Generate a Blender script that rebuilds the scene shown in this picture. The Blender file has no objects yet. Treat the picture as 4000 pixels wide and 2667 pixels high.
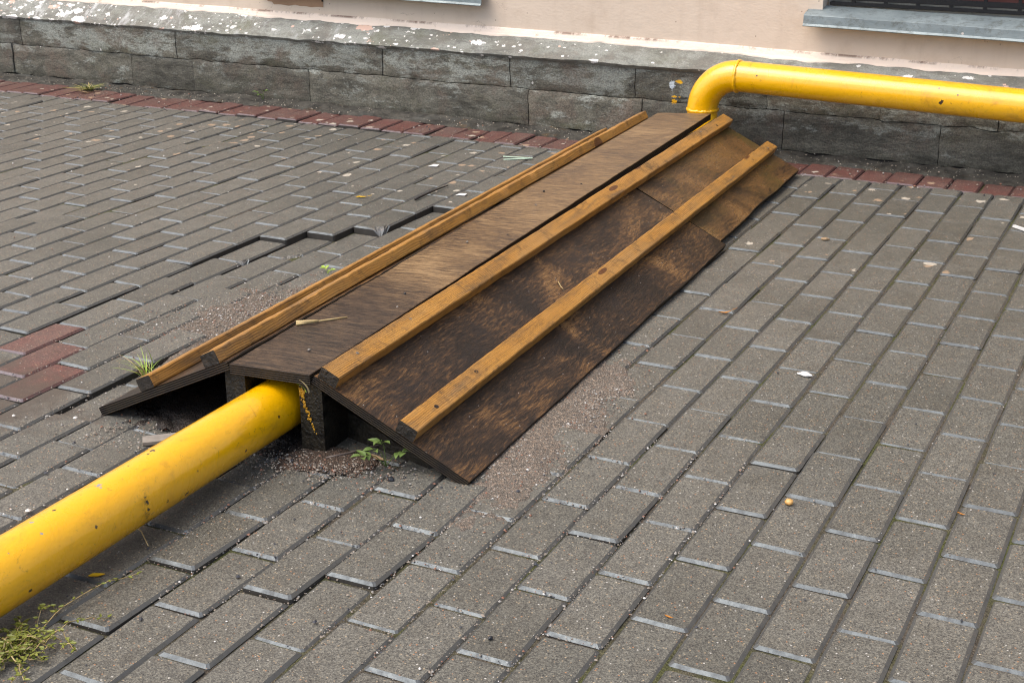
import bpy, bmesh, math, random
from mathutils import Vector, Matrix, noise
S = bpy.context.scene
rad = math.radians
# ------------------------------------------------------------------ camera
cam_d = bpy.data.cameras.new('camera'); cam = bpy.data.objects.new('camera', cam_d)
S.collection.objects.link(cam); S.camera = cam
cam_d.sensor_width = 36; cam_d.lens = 50; cam_d.clip_start = 0.05; cam_d.clip_end = 500
R = ((0.895573, 0.444888, -0.004799), (0.151219, -0.314516, -0.93713), (-0.418427, 0.838543, -0.348947))
cam.matrix_world = Matrix(((R[0][0], -R[1][0], -R[2][0], 1.14905), (R[0][1], -R[1][1], -R[2][1], -4.18082),
                           (R[0][2], -R[1][2], -R[2][2], 1.22908), (0, 0, 0, 1)))
# ------------------------------------------------------------------ sky, sun, exposure
SUN = Vector((-0.40, -0.37, 0.95)).normalized()
world = bpy.data.worlds.new('World'); S.world = world; world.use_nodes = True
wn = world.node_tree; bg = wn.nodes['Background']
sky = wn.nodes.new('ShaderNodeTexSky'); sky.sky_type = 'NISHITA'; sky.sun_disc = False
sky.sun_elevation = math.asin(SUN.z); sky.sun_rotation = math.atan2(SUN.x, SUN.y)
sky.air_density = 1.0; sky.dust_density = 4.0; sky.ozone_density = 0.6
wn.links.new(sky.outputs[0], bg.inputs[0]); bg.inputs[1].default_value = 0.15
ld = bpy.data.lights.new('sun', 'SUN'); ld.energy = 1.1; ld.angle = rad(64); ld.color = (1.0, 0.965, 0.90)
sun = bpy.data.objects.new('sun', ld); S.collection.objects.link(sun)
sun.rotation_euler = SUN.to_track_quat('Z', 'Y').to_euler()
S.view_settings.view_transform = 'Standard'; S.view_settings.look = 'None'
S.cycles.filter_width = 1.15
S.view_settings.exposure = 0.84; S.view_settings.gamma = 1

# ------------------------------------------------------------------ helpers
C = S.collection
rnd = random.Random(7)
def tag(o, label=None, cat=None, group=None, kind=None):
    if label: o['label'] = label
    if cat: o['category'] = cat
    if group: o['group'] = group
    if kind: o['kind'] = kind
    return o
def obj(name, me, mats=(), parent=None):
    o = bpy.data.objects.new(name, me); C.objects.link(o)
    for m in (mats if isinstance(mats, (list, tuple)) else [mats]): me.materials.append(m)
    if parent: o.parent = parent
    return o
def empty(name, loc=(0, 0, 0), rz=0):
    o = bpy.data.objects.new(name, None); C.objects.link(o); o.location = loc; o.rotation_euler = (0, 0, rz)
    o.empty_display_size = 0.1
    return o
def mesh(name, v, f, mi=None, smooth=None):
    me = bpy.data.meshes.new(name); me.from_pydata(v, [], f)
    if mi: me.polygons.foreach_set('material_index', mi)
    if smooth is not None:
        me.polygons.foreach_set('use_smooth', [True] * len(me.polygons))
        if smooth < 180: me.set_sharp_from_angle(angle=rad(smooth))
    me.update(); return me
def nz(x, y=0.0, z=0.0): return noise.noise(Vector((x, y, z)))

# ------------------------------------------------------------------ material helpers
class NT:
    def __init__(s, name, rough=0.6, spec=0.5):
        s.m = bpy.data.materials.new(name); s.m.use_nodes = True; s.t = s.m.node_tree
        s.b = s.t.nodes['Principled BSDF']; s.b.inputs['Roughness'].default_value = rough
        s.b.inputs['Specular IOR Level'].default_value = spec
        s.co = s.t.nodes.new('ShaderNodeTexCoord').outputs['Object']
    def L(s, a, b): s.t.links.new(a, b)
    def set(s, sock, v):
        if hasattr(v, 'is_linked') or hasattr(v, 'links'): s.L(v, sock)
        else: sock.default_value = v
    def map(s, scale=(1, 1, 1), rot=(0, 0, 0), src=None, loc=(0, 0, 0)):
        n = s.t.nodes.new('ShaderNodeMapping'); s.L(src or s.co, n.inputs[0])
        n.inputs['Scale'].default_value = scale; n.inputs['Rotation'].default_value = rot; n.inputs['Location'].default_value = loc
        return n.outputs[0]
    def rand(s):
        oi = s.t.nodes.new('ShaderNodeObjectInfo'); m = s.math('MULTIPLY', oi.outputs['Random'], 37.0)
        a = s.t.nodes.new('ShaderNodeVectorMath'); a.operation = 'ADD'; s.L(s.co, a.inputs[0])
        cx = s.t.nodes.new('ShaderNodeCombineXYZ'); s.L(m, cx.inputs[0]); s.L(m, cx.inputs[1]); s.L(cx.outputs[0], a.inputs[1])
        return a.outputs[0]
    def noise(s, scale=5, detail=4, rough=0.55, dist=0, src=None, color=False):
        n = s.t.nodes.new('ShaderNodeTexNoise'); s.L(src or s.co, n.inputs['Vector'])
        n.inputs['Scale'].default_value = scale; n.inputs['Detail'].default_value = detail
        n.inputs['Roughness'].default_value = rough; n.inputs['Distortion'].default_value = dist
        return n.outputs[1 if color else 0]
    def vor(s, scale=50, src=None, feature='F1', rnd=1.0):
        n = s.t.nodes.new('ShaderNodeTexVoronoi'); n.feature = feature; s.L(src or s.co, n.inputs['Vector'])
        n.inputs['Scale'].default_value = scale; n.inputs['Randomness'].default_value = rnd
        return n
    def ramp(s, fac, stops, interp='LINEAR'):
        n = s.t.nodes.new('ShaderNodeValToRGB'); s.L(fac, n.inputs[0]); cr = n.color_ramp; cr.interpolation = interp
        while len(cr.elements) > 1: cr.elements.remove(cr.elements[-1])
        for i, (p, c) in enumerate(stops):
            e = cr.elements[0] if i == 0 else cr.elements.new(p)
            e.position = p; e.color = (c, c, c, 1) if isinstance(c, (int, float)) else (*c, 1)
        return n.outputs[0]
    def mr(s, v, a, b, c=0.0, d=1.0):
        n = s.t.nodes.new('ShaderNodeMapRange'); s.set(n.inputs[0], v)
        for i, x in enumerate((a, b, c, d)): s.set(n.inputs[i + 1], x)
        return n.outputs[0]
    def math(s, op, a, b=0.0):
        n = s.t.nodes.new('ShaderNodeMath'); n.operation = op; s.set(n.inputs[0], a); s.set(n.inputs[1], b); return n.outputs[0]
    def mix(s, fac, a, b, mode='MIX'):
        n = s.t.nodes.new('ShaderNodeMix'); n.data_type = 'RGBA'; n.blend_type = mode
        s.set(n.inputs[0], fac)
        for i, v in ((6, a), (7, b)):
            if isinstance(v, tuple) and len(v) == 3: v = (*v, 1)
            s.set(n.inputs[i], v)
        return n.outputs[2]
    def sep(s, src=None):
        n = s.t.nodes.new('ShaderNodeSeparateXYZ'); s.L(src or s.co, n.inputs[0]); return n.outputs
    def attr(s, name):
        n = s.t.nodes.new('ShaderNodeAttribute'); n.attribute_name = name; return n
    def bump(s, h, dist=0.002, strength=1.0, prev=None):
        n = s.t.nodes.new('ShaderNodeBump'); n.inputs['Distance'].default_value = dist; n.inputs['Strength'].default_value = strength
        s.L(h, n.inputs['Height'])
        if prev: s.L(prev, n.inputs['Normal'])
        s.L(n.outputs[0], s.b.inputs['Normal']); return n.outputs[0]
    def col(s, v): s.set(s.b.inputs['Base Color'], v if not (isinstance(v, tuple) and len(v) == 3) else (*v, 1)); return s
    def rough(s, v): s.set(s.b.inputs['Roughness'], v); return s

def m_plain(name, c, rough=0.6, var=0.25, scale=40, spec=0.5):
    n = NT(name, rough, spec); f = n.noise(scale, 3)
    n.col(n.mix(f, tuple(x * (1 - var) for x in c), tuple(x * (1 + var) for x in c))); n.bump(f, 0.0006); return n.m

def m_paver():
    n = NT('concrete_paver', 0.42, 0.5)
    a = n.attr('tint'); tint = n.sep(a.outputs['Vector'])     # x: shade, y: red brick, z: broken face
    base = n.ramp(tint[0], [(0, (0.074, 0.074, 0.063)), (0.5, (0.101, 0.101, 0.088)), (1, (0.130, 0.128, 0.112))])
    big = n.noise(1.3, 4, 0.6); base = n.mix(n.mr(big, 0.35, 0.7), base, (0.136, 0.132, 0.115))
    mid = n.noise(16, 4, 0.65); base = n.mix(n.mr(mid, 0.4, 0.75, 0, 0.55), base, (0.078, 0.073, 0.060))
    stn = n.noise(3.1, 6, 0.75, 0.6, n.map((1, 1, 1), loc=(3, 7, 0))); base = n.mix(n.mr(stn, 0.60, 0.70, 0, 0.5), base, (0.052, 0.049, 0.041))
    red = n.mix(n.noise(12, 4), (0.098, 0.030, 0.025), (0.150, 0.052, 0.043))
    base = n.mix(n.math('MULTIPLY', tint[1], n.mr(n.noise(5, 5, 0.7), 0.35, 0.65, 0.93, 0.55)), base, red)
    base = n.mix(tint[2], base, n.mix(n.noise(60, 3), (0.10, 0.10, 0.096), (0.19, 0.19, 0.185)))
    # exposed aggregate: fine and coarse grains of their own colours
    v = n.vor(430); g = n.sep(v.outputs['Color'])
    base = n.mix(0.75, base, n.mix(1, base, n.ramp(g[0], [(0, (0.35, 0.35, 0.37)), (0.55, (1.0, 0.98, 0.94)), (1, (1.85, 1.8, 1.7))]), 'MULTIPLY'))
    v2 = n.vor(215); h = n.sep(v2.outputs['Color']); inside = n.math('LESS_THAN', v2.outputs['Distance'], 0.34)
    for lo, hi, c in ((0.0, 0.018, (0.58, 0.56, 0.51)), (0.05, 0.085, (0.40, 0.19, 0.09)), (0.1, 0.22, (0.02, 0.02, 0.022)), (0.25, 0.33, (0.36, 0.28, 0.18))):
        k = n.math('MULTIPLY', n.math('MULTIPLY', n.math('GREATER_THAN', h[0], lo), n.math('LESS_THAN', h[0], hi)), inside)
        base = n.mix(n.math('MULTIPLY', k, 0.75), base, c)
    # muddy film on the pavers left of the ramp
    xy = n.sep(); dx = n.math('MULTIPLY', n.math('ADD', xy[0], 1.27), 3.6); dy = n.math('MULTIPLY', n.math('ADD', xy[1], 2.05), 5.5)
    dd = n.math('ADD', n.math('SQRT', n.math('ADD', n.math('MULTIPLY', dx, dx), n.math('MULTIPLY', dy, dy))), n.mr(n.noise(11, 5, 0.7), 0.3, 0.7, -0.5, 0.5))
    base = n.mix(n.mr(dd, 1.15, 0.6, 0, 0.75), base, n.mix(n.noise(40, 4, 0.7), (0.040, 0.030, 0.022), (0.085, 0.064, 0.048)))
    # pale bird droppings and paint drops, thick along the building
    y = n.sep()[1]; near = n.mr(y, -0.5, 0.75)
    w = n.map((1, 0.9, 1)); v3 = n.vor(17, w); p3 = n.sep(v3.outputs['Color'])
    wob = n.math('ADD', v3.outputs['Distance'], n.mr(n.noise(70, 2), 0.3, 0.7, -0.1, 0.1))
    k = n.math('MULTIPLY', n.math('LESS_THAN', wob, n.mr(p3[1], 0, 1, 0.05, 0.30)), n.math('LESS_THAN', p3[0], n.math('MULTIPLY', near, 0.62)))
    base = n.mix(n.math('MULTIPLY', k, 0.9), base, n.mix(p3[2], (0.50, 0.46, 0.38), (0.36, 0.25, 0.16)))
    n.col(base)
    n.rough(n.mr(n.noise(9, 4), 0.3, 0.7, 0.36, 0.56))
    h1 = n.math('ADD', n.math('MULTIPLY', v.outputs['Distance'], 0.5), n.noise(420, 2))
    n.bump(h1, 0.0011, 0.8)
    return n.m

def m_paver_edge():
    n = NT('smooth_moulded_paver_edge', 0.30, 0.75); n.b.inputs['Specular Tint'].default_value = (0.72, 0.87, 1.0, 1); t = n.sep(n.attr('tint').outputs['Vector'])  # bluish specular tint paints the sky's reflection onto the bevels
    c = n.mix(n.noise(60, 3), (0.056, 0.055, 0.050), (0.088, 0.087, 0.080)); c = n.mix(t[1], c, (0.085, 0.036, 0.032)); c = n.mix(t[2], c, n.mix(n.noise(60, 3), (0.10, 0.10, 0.096), (0.19, 0.19, 0.185)))
    g = n.noise(38, 5, 0.75); c = n.mix(n.mr(g, 0.56, 0.68, 0, 0.7), c, (0.06, 0.05, 0.04)); n.col(c)
    n.rough(n.math('ADD', n.mr(g, 0.42, 0.66, 0.27, 0.6), n.math('MULTIPLY', t[2], 0.4))); n.bump(n.noise(150, 3), 0.0005); return n.m

def m_joint():
    n = NT('joint_sand', 0.85, 0.3)
    c = n.mix(n.noise(40, 4), (0.034, 0.028, 0.020), (0.100, 0.084, 0.063))
    moss = n.mr(n.noise(3.5, 5, 0.7), 0.44, 0.60); c = n.mix(n.math('MULTIPLY', moss, 0.8), c, (0.05, 0.058, 0.012))
    v = n.vor(260); c = n.mix(0.5, c, n.mix(1, c, n.ramp(n.sep(v.outputs['Color'])[0], [(0, 0.4), (1, 2.2)]), 'MULTIPLY'))
    n.col(c); n.bump(v.outputs['Distance'], 0.003); return n.m

def m_sand(nm='gritty_sand', c0=(0.15, 0.131, 0.108), c1=(0.235, 0.208, 0.176)):
    n = NT(nm, 0.9, 0.25)
    c = n.mix(n.noise(14, 4), c0, c1)
    v = n.vor(300); g = n.sep(v.outputs['Color'])
    c = n.mix(0.8, c, n.mix(1, c, n.ramp(g[0], [(0, (0.4, 0.4, 0.4)), (0.7, (1.05, 1.0, 0.96)), (0.9, (1.4, 1.1, 0.9)), (1, (2.4, 2.3, 2.2))]), 'MULTIPLY'))
    n.col(c); n.bump(v.outputs['Distance'], 0.004); return n.m

def m_shade_dirt():
    n = NT('shade_dark_dirt', 0.7, 0.4)  # dirt colour lowered to stand in for the deep shade under the ramp
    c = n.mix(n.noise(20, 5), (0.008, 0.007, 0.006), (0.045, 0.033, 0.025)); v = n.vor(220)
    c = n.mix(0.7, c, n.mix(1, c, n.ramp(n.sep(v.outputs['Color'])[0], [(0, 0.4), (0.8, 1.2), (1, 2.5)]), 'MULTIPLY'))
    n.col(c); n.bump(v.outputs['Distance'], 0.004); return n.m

def m_rail():
    n = NT('stained_pine', 0.45, 0.5); p = n.rand()
    kn = n.vor(1.0, n.map((3.6, 15, 5), src=p)); kd = kn.outputs['Distance']; ks = n.sep(kn.outputs['Color'])
    isk = n.math('LESS_THAN', ks[0], 0.45)
    around = n.math('MULTIPLY', n.mr(kd, 0.45, 0.05), isk)
    warp = n.noise(1.0, 2, 0.5, 0.0, n.map((2.2, 9, 9), src=p))
    yy = n.sep(p)
    ph = n.math('ADD', n.math('MULTIPLY', n.math('ADD', yy[1], n.math('MULTIPLY', yy[2], 0.7)), 1500.0), n.math('ADD', n.math('MULTIPLY', warp, 48.0), n.math('MULTIPLY', around, 15.0)))
    rings = n.math('SINE', ph)
    cl = n.noise(1.0, 3, 0.55, 0.2, n.map((2.4, 6, 6), src=p, loc=(7, 1, 0)))
    amt = n.mr(cl, 0.42, 0.64, 0.12, 0.72)
    c = n.mix(n.math('MULTIPLY', n.mr(rings, 0.1, 0.95), amt), (0.46, 0.218, 0.036), (0.20, 0.082, 0.015))
    broad = n.noise(5.0, 5, 0.7, 0.3, n.map((0.8, 5, 5), src=p))
    c = n.mix(n.mr(broad, 0.50, 0.72, 0, 0.7), c, (0.47, 0.25, 0.065))
    c = n.mix(n.mr(broad, 0.50, 0.32, 0, 0.9), c, (0.155, 0.088, 0.036))
    gw = n.noise(2.6, 5, 0.7, 0.2, n.map((1, 3, 3), src=p, loc=(2, 8, 1))); c = n.mix(n.mr(gw, 0.50, 0.68, 0, 0.38), c, (0.225, 0.155, 0.085))
    fib = n.noise(1.0, 5, 0.75, 0, n.map((10, 330, 330), src=p))
    c = n.mix(n.mr(fib, 0.48, 0.72, 0, 0.75), c, (0.15, 0.068, 0.016))
    saw = n.noise(1.0, 2, 0.5, 0, n.map((190, 4, 4), src=p)); c = n.mix(n.mr(saw, 0.56, 0.8, 0, 0.4), c, (0.15, 0.068, 0.018))
    knot = n.math('MULTIPLY', n.mr(kd, 0.135, 0.115), isk); c = n.mix(knot, c, n.mix(n.noise(200, 2), (0.06, 0.018, 0.006), (0.17, 0.06, 0.014)))
    dirt_shade = n.noise(11, 7, 0.82, 0.25, p); c = n.mix(n.mr(dirt_shade, 0.52, 0.66, 0, 0.75), c, (0.060, 0.036, 0.018))
    n.col(c); n.rough(n.mr(dirt_shade, 0.3, 0.7, 0.36, 0.62)); n.bump(n.math('ADD', n.math('MULTIPLY', rings, 0.4), n.math('MULTIPLY', fib, 2)), 0.0005); return n.m

def m_end(name='wet_end_grain', c0=(0.006, 0.005, 0.004), c1=(0.040, 0.030, 0.020)):
    n = NT(name, 0.5, 0.5); p = n.rand(); f = n.noise(55, 5, 0.7, 0.3, p)
    n.col(n.mix(n.mr(f, 0.35, 0.75), c0, c1)); n.bump(n.noise(140, 3, 0.6, 0, p), 0.004, 1); n.rough(n.mr(f, .3, .7, .3, .7)); return n.m

def m_ply_edge():
    n = NT('plywood_edge_plies', 0.6, 0.22); z = n.sep()[2]
    s = n.math('SINE', n.math('MULTIPLY', n.math('ADD', z, n.mr(n.noise(6, 2), 0, 1, -0.001, 0.001)), 2 * math.pi / 0.0047))
    c = n.mix(n.mr(s, -0.4, 0.9), (0.006, 0.005, 0.004), (0.062, 0.040, 0.018)); d = n.noise(26, 4, 0.7)
    c = n.mix(n.mr(d, 0.42, 0.62, 0.1, 0.95), c, (0.012, 0.009, 0.007)); n.col(c)
    n.bump(n.math('ADD', s, n.math('MULTIPLY', n.noise(160, 3), 2)), 0.0012); return n.m

def m_ply_dark():
    n = NT('wet_brown_plywood', 0.40, 0.5); p = n.rand()
    warp = n.mix(0.045, p, n.noise(5.5, 3, 0.5, 0, p, True), 'ADD')
    st = n.noise(1.0, 5, 0.72, 0.3, n.map((20, 150, 20), (0, 0, rad(-14)), warp))
    st2 = n.noise(1.0, 5, 0.75, 0.1, n.map((55, 520, 20), (0, 0, rad(-15)), warp))
    blot = n.noise(2.6, 6, 0.62, 0.9, n.map((1.0, 1.7, 1), src=p))
    k = n.math('ADD', n.mr(st, 0.25, 0.75, -0.12, 0.60), n.math('ADD', n.mr(st2, 0.25, 0.75, -0.06, 0.54), n.math('MULTIPLY', n.math('SUBTRACT', blot, n.mr(n.attr('far').outputs['Fac'], 0, 0.35, 0.515, 0.475)), 1.95)))
    c = n.ramp(k, [(0.20, (0.006, 0.0045, 0.005)), (0.40, (0.026, 0.016, 0.012)), (0.55, (0.066, 0.036, 0.019)), (0.72, (0.172, 0.092, 0.036)), (1.0, (0.29, 0.17, 0.072))])
    c = n.mix(1, c, (0.95, 0.92, 0.90), 'MULTIPLY')
    dk = n.noise(4, 5, 0.7, 1.2, n.map((1, 1.4, 1), src=p, loc=(4, 2, 0))); c = n.mix(n.mr(dk, 0.55, 0.70, 0, 0.85), c, (0.012, 0.010, 0.012))
    # moss and warmer wood on the drier end of the sheet
    x = n.attr('far'); dry = x.outputs['Fac']
    c = n.mix(n.math('MULTIPLY', dry, n.mr(k, 0.34, 0.62, 0.1, 0.75)), c, (0.155, 0.080, 0.027))
    ms = n.mr(n.noise(5, 4, 0.6, 0.3, p), 0.50, 0.64); c = n.mix(n.math('MULTIPLY', n.math('MULTIPLY', ms, dry), 0.55), c, (0.062, 0.058, 0.010))
    v = n.vor(130, p); sp = n.math('MULTIPLY', n.math('LESS_THAN', v.outputs['Distance'], 0.16), n.math('LESS_THAN', n.sep(v.outputs['Color'])[0], 0.03)); c = n.mix(sp, c, (0.45, 0.43, 0.4))
    n.col(c); n.rough(n.mr(blot, 0.3, 0.7, 0.36, 0.24)); n.bump(n.math('ADD', st, st2), 0.0013); return n.m

def m_ply_top():
    n = NT('weathered_plywood_top', 0.36, 0.5); p = n.co
    warp = n.mix(0.04, p, n.noise(5, 3, 0.5, 0, p, True), 'ADD')
    st = n.noise(1.0, 5, 0.7, 0.25, n.map((130, 12, 20), (0, 0, rad(8)), warp)); st2 = n.noise(1.0, 5, 0.75, 0.1, n.map((480, 40, 20), (0, 0, rad(9)), warp))
    blot = n.noise(2.3, 5, 0.62, 0.7, p)
    k = n.math('ADD', n.mr(st, 0.25, 0.75, -0.02, 0.60), n.math('ADD', n.mr(st2, 0.25, 0.75, -0.08, 0.50), n.math('MULTIPLY', n.math('SUBTRACT', blot, 0.5), 0.7)))
    c = n.ramp(k, [(0.20, (0.022, 0.015, 0.013)), (0.38, (0.072, 0.042, 0.023)), (0.55, (0.165, 0.098, 0.043)), (0.78, (0.30, 0.195, 0.095))])
    dk = n.noise(7, 4, 0.7, 1.0, n.map((1, 1, 1), loc=(3, 1, 0))); c = n.mix(n.mr(dk, 0.60, 0.74, 0, 0.6), c, (0.028, 0.020, 0.018))
    x = n.sep(p)[0]; wet = n.mr(n.math('ADD', x, n.mr(blot, 0.3, 0.7, -0.35, 0.35)), 0.30, 1.0, 0.82, 0.0)
    c = n.mix(wet, c, n.ramp(k, [(0.3, (0.012, 0.010, 0.010)), (0.55, (0.052, 0.034, 0.024)), (0.75, (0.10, 0.066, 0.042))]))
    n.col(c); n.rough(n.mr(blot, 0.3, 0.7, 0.30, 0.45)); n.bump(n.math('ADD', st, st2), 0.0011); return n.m

CHIPS = [(-0.5107, -2.3411, 0.1302, 0.008, 1), (-0.5068, -2.3563, 0.1306, 0.005, 1), (-0.5059, -2.4135, 0.1306, 0.0045, 1), (-0.4995, -2.4983, 0.1306, 0.008, 0),
         (-0.4911, -2.502, 0.1296, 0.005, 0), (-0.5018, -2.6038, 0.1307, 0.004, 1), (-0.5034, -2.655, 0.1306, 0.0045, 0), (-0.4718, -2.666, 0.1229, 0.0035, 0),
         (-0.448, -2.5656, 0.0936, 0.004, 1), (-0.4462, -2.4397, 0.0831, 0.006, 1), (-0.4488, -2.4393, 0.0929, 0.004, 1), (-0.4457, -2.4384, 0.0675, 0.005, 1),
         (-0.4479, -2.3846, 0.0582, 0.005, 1), (-0.4528, -2.3256, 0.0469, 0.006, 1), (-0.4719, -2.739, 0.1232, 0.003, 0), (-0.4457, -2.729, 0.0562, 0.006, 1)]
def m_pipe():
    n = NT('yellow_gloss_paint', 0.24, 0.5)
    c = n.mix(n.noise(3, 4), (0.86, 0.43, 0.0008), (0.91, 0.485, 0.001))
    g = n.noise(7, 6, 0.75, 0.9); c = n.mix(n.mr(g, 0.54, 0.74, 0, 0.7), c, (0.40, 0.17, 0.010))
    sm = n.noise(24, 5, 0.8, 1.6); scf = n.noise(1.0, 6, 0.75, 0.8, n.map((16, 5, 16), loc=(2, 3, 1))); c = n.mix(n.mr(scf, 0.57, 0.70, 0, 0.45), c, (0.42, 0.19, 0.012)); c = n.mix(n.mr(sm, 0.60, 0.72, 0, 0.8), c, (0.16, 0.075, 0.012))
    v = n.vor(10.5); vc = n.sep(v.outputs['Color']); d = n.math('ADD', v.outputs['Distance'], n.mr(n.noise(55, 3), 0.3, 0.7, -0.09, 0.09))
    chip = n.math('MULTIPLY', n.math('LESS_THAN', d, n.mr(vc[1], 0, 1, 0.03, 0.13)), n.math('LESS_THAN', vc[0], 0.20))
    c = n.mix(chip, c, n.mix(n.math('GREATER_THAN', vc[2], 0.45), (0.26, 0.27, 0.29), (0.045, 0.02, 0.008)))
    pos = n.co
    for (cx, cy, cz, rr, dark) in CHIPS:
        vm = n.t.nodes.new('ShaderNodeVectorMath'); vm.operation = 'DISTANCE'; n.L(n.mix(1.0, n.map(), n.noise(90, 3, 0.6, 0, None, True), 'ADD') if False else pos, vm.inputs[0]); vm.inputs[1].default_value = (cx, cy, cz)
        dd = n.math('ADD', vm.outputs['Value'], n.math('MULTIPLY', n.math('SUBTRACT', n.noise(110, 4, 0.75), 0.5), rr * 4.0))
        c = n.mix(n.math('LESS_THAN', dd, rr * 0.62), c, (0.03, 0.016, 0.008) if dark else (0.27, 0.28, 0.30))
    v2 = n.vor(60); s2 = n.math('MULTIPLY', n.math('LESS_THAN', v2.outputs['Distance'], 0.2), n.math('LESS_THAN', n.sep(v2.outputs['Color'])[0], 0.014)); c = n.mix(s2, c, (0.10, 0.04, 0.01))
    yy = n.sep()[1]; st = n.mr(n.math('ABSOLUTE', n.math('ADD', n.math('ADD', yy, 2.435), n.mr(n.noise(9, 3), 0.3, 0.7, -0.03, 0.03))), 0.0, 0.035, 1, 0)
    zz = n.sep()[2]; st = n.math('MULTIPLY', n.math('MULTIPLY', st, n.mr(n.noise(60, 6, 0.8, 0.6), 0.47, 0.62)), n.mr(zz, 0.118, 0.098)); c = n.mix(n.math('MULTIPLY', st, 0.85), c, (0.07, 0.035, 0.008))
    n.b.inputs['Coat Weight'].default_value = 0.7; n.b.inputs['Coat IOR'].default_value = 1.58; n.b.inputs['Coat Roughness'].default_value = 0.13
    n.col(c); n.rough(n.mr(g, 0.3, 0.75, 0.2, 0.42))
    b = n.bump(n.noise(28, 4, 0.6), 0.0022, 0.7); n.bump(n.noise(260, 2), 0.0004, 0.6, b); return n.m

def m_plaster():
    n = NT('beige_painted_plaster', 0.75, 0.3)
    c = n.mix(n.noise(1.6, 4), (0.62, 0.505, 0.395), (0.69, 0.575, 0.46))
    c = n.mix(n.mr(n.noise(6, 6, 0.7), 0.54, 0.72, 0, 0.45), c, (0.50, 0.385, 0.285))
    st = n.noise(1.0, 5, 0.7, 0, n.map((14, 1, 1.2))); c = n.mix(n.mr(st, 0.55, 0.75, 0, 0.25), c, (0.46, 0.35, 0.26))
    z = n.sep()[2]
    v = n.vor(34); k = n.math('MULTIPLY', n.math('LESS_THAN', v.outputs['Distance'], 0.09), n.math('LESS_THAN', n.sep(v.outputs['Color'])[0], 0.16)); c = n.mix(n.math('MULTIPLY', k, 0.6), c, (0.16, 0.10, 0.07))
    ck = n.noise(3.5, 6, 0.65, 0.5, n.map((0.5, 1, 1.3), loc=(2, 0, 5))); ln = n.math('MULTIPLY', n.mr(n.math('ABSOLUTE', n.math('SUBTRACT', ck, 0.5)), 0.0, 0.0035, 1, 0), n.mr(n.noise(2.5, 3), 0.52, 0.60)); c = n.mix(n.math('MULTIPLY', ln, 0.6), c, (0.20, 0.13, 0.09))
    n.col(c); b = n.bump(n.noise(11, 3), 0.006, 0.6); n.bump(n.noise(120, 3, 0.6, 0, n.map((0.4, 1, 1))), 0.0012, 0.6, b); return n.m

def m_trim():
    n = NT('pale_plaster_skirting', 0.7, 0.3)
    c = n.mix(n.noise(3, 5), (0.74, 0.61, 0.50), (0.80, 0.68, 0.57)); g = n.noise(20, 6, 0.75)
    c = n.mix(n.mr(g, 0.60, 0.72, 0, 0.75), c, (0.40, 0.30, 0.21)); ed = n.attr('lip').outputs['Fac']
    c = n.mix(n.math('MULTIPLY', n.mr(ed, 0.55, 1.0), n.mr(n.noise(5, 7, 0.8, 0, n.map((1, .3, .3))), 0.50, 0.60, 0, 0.8)), c, (0.13, 0.075, 0.045)); n.col(c); n.bump(n.noise(45, 4), 0.004); return n.m

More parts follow.
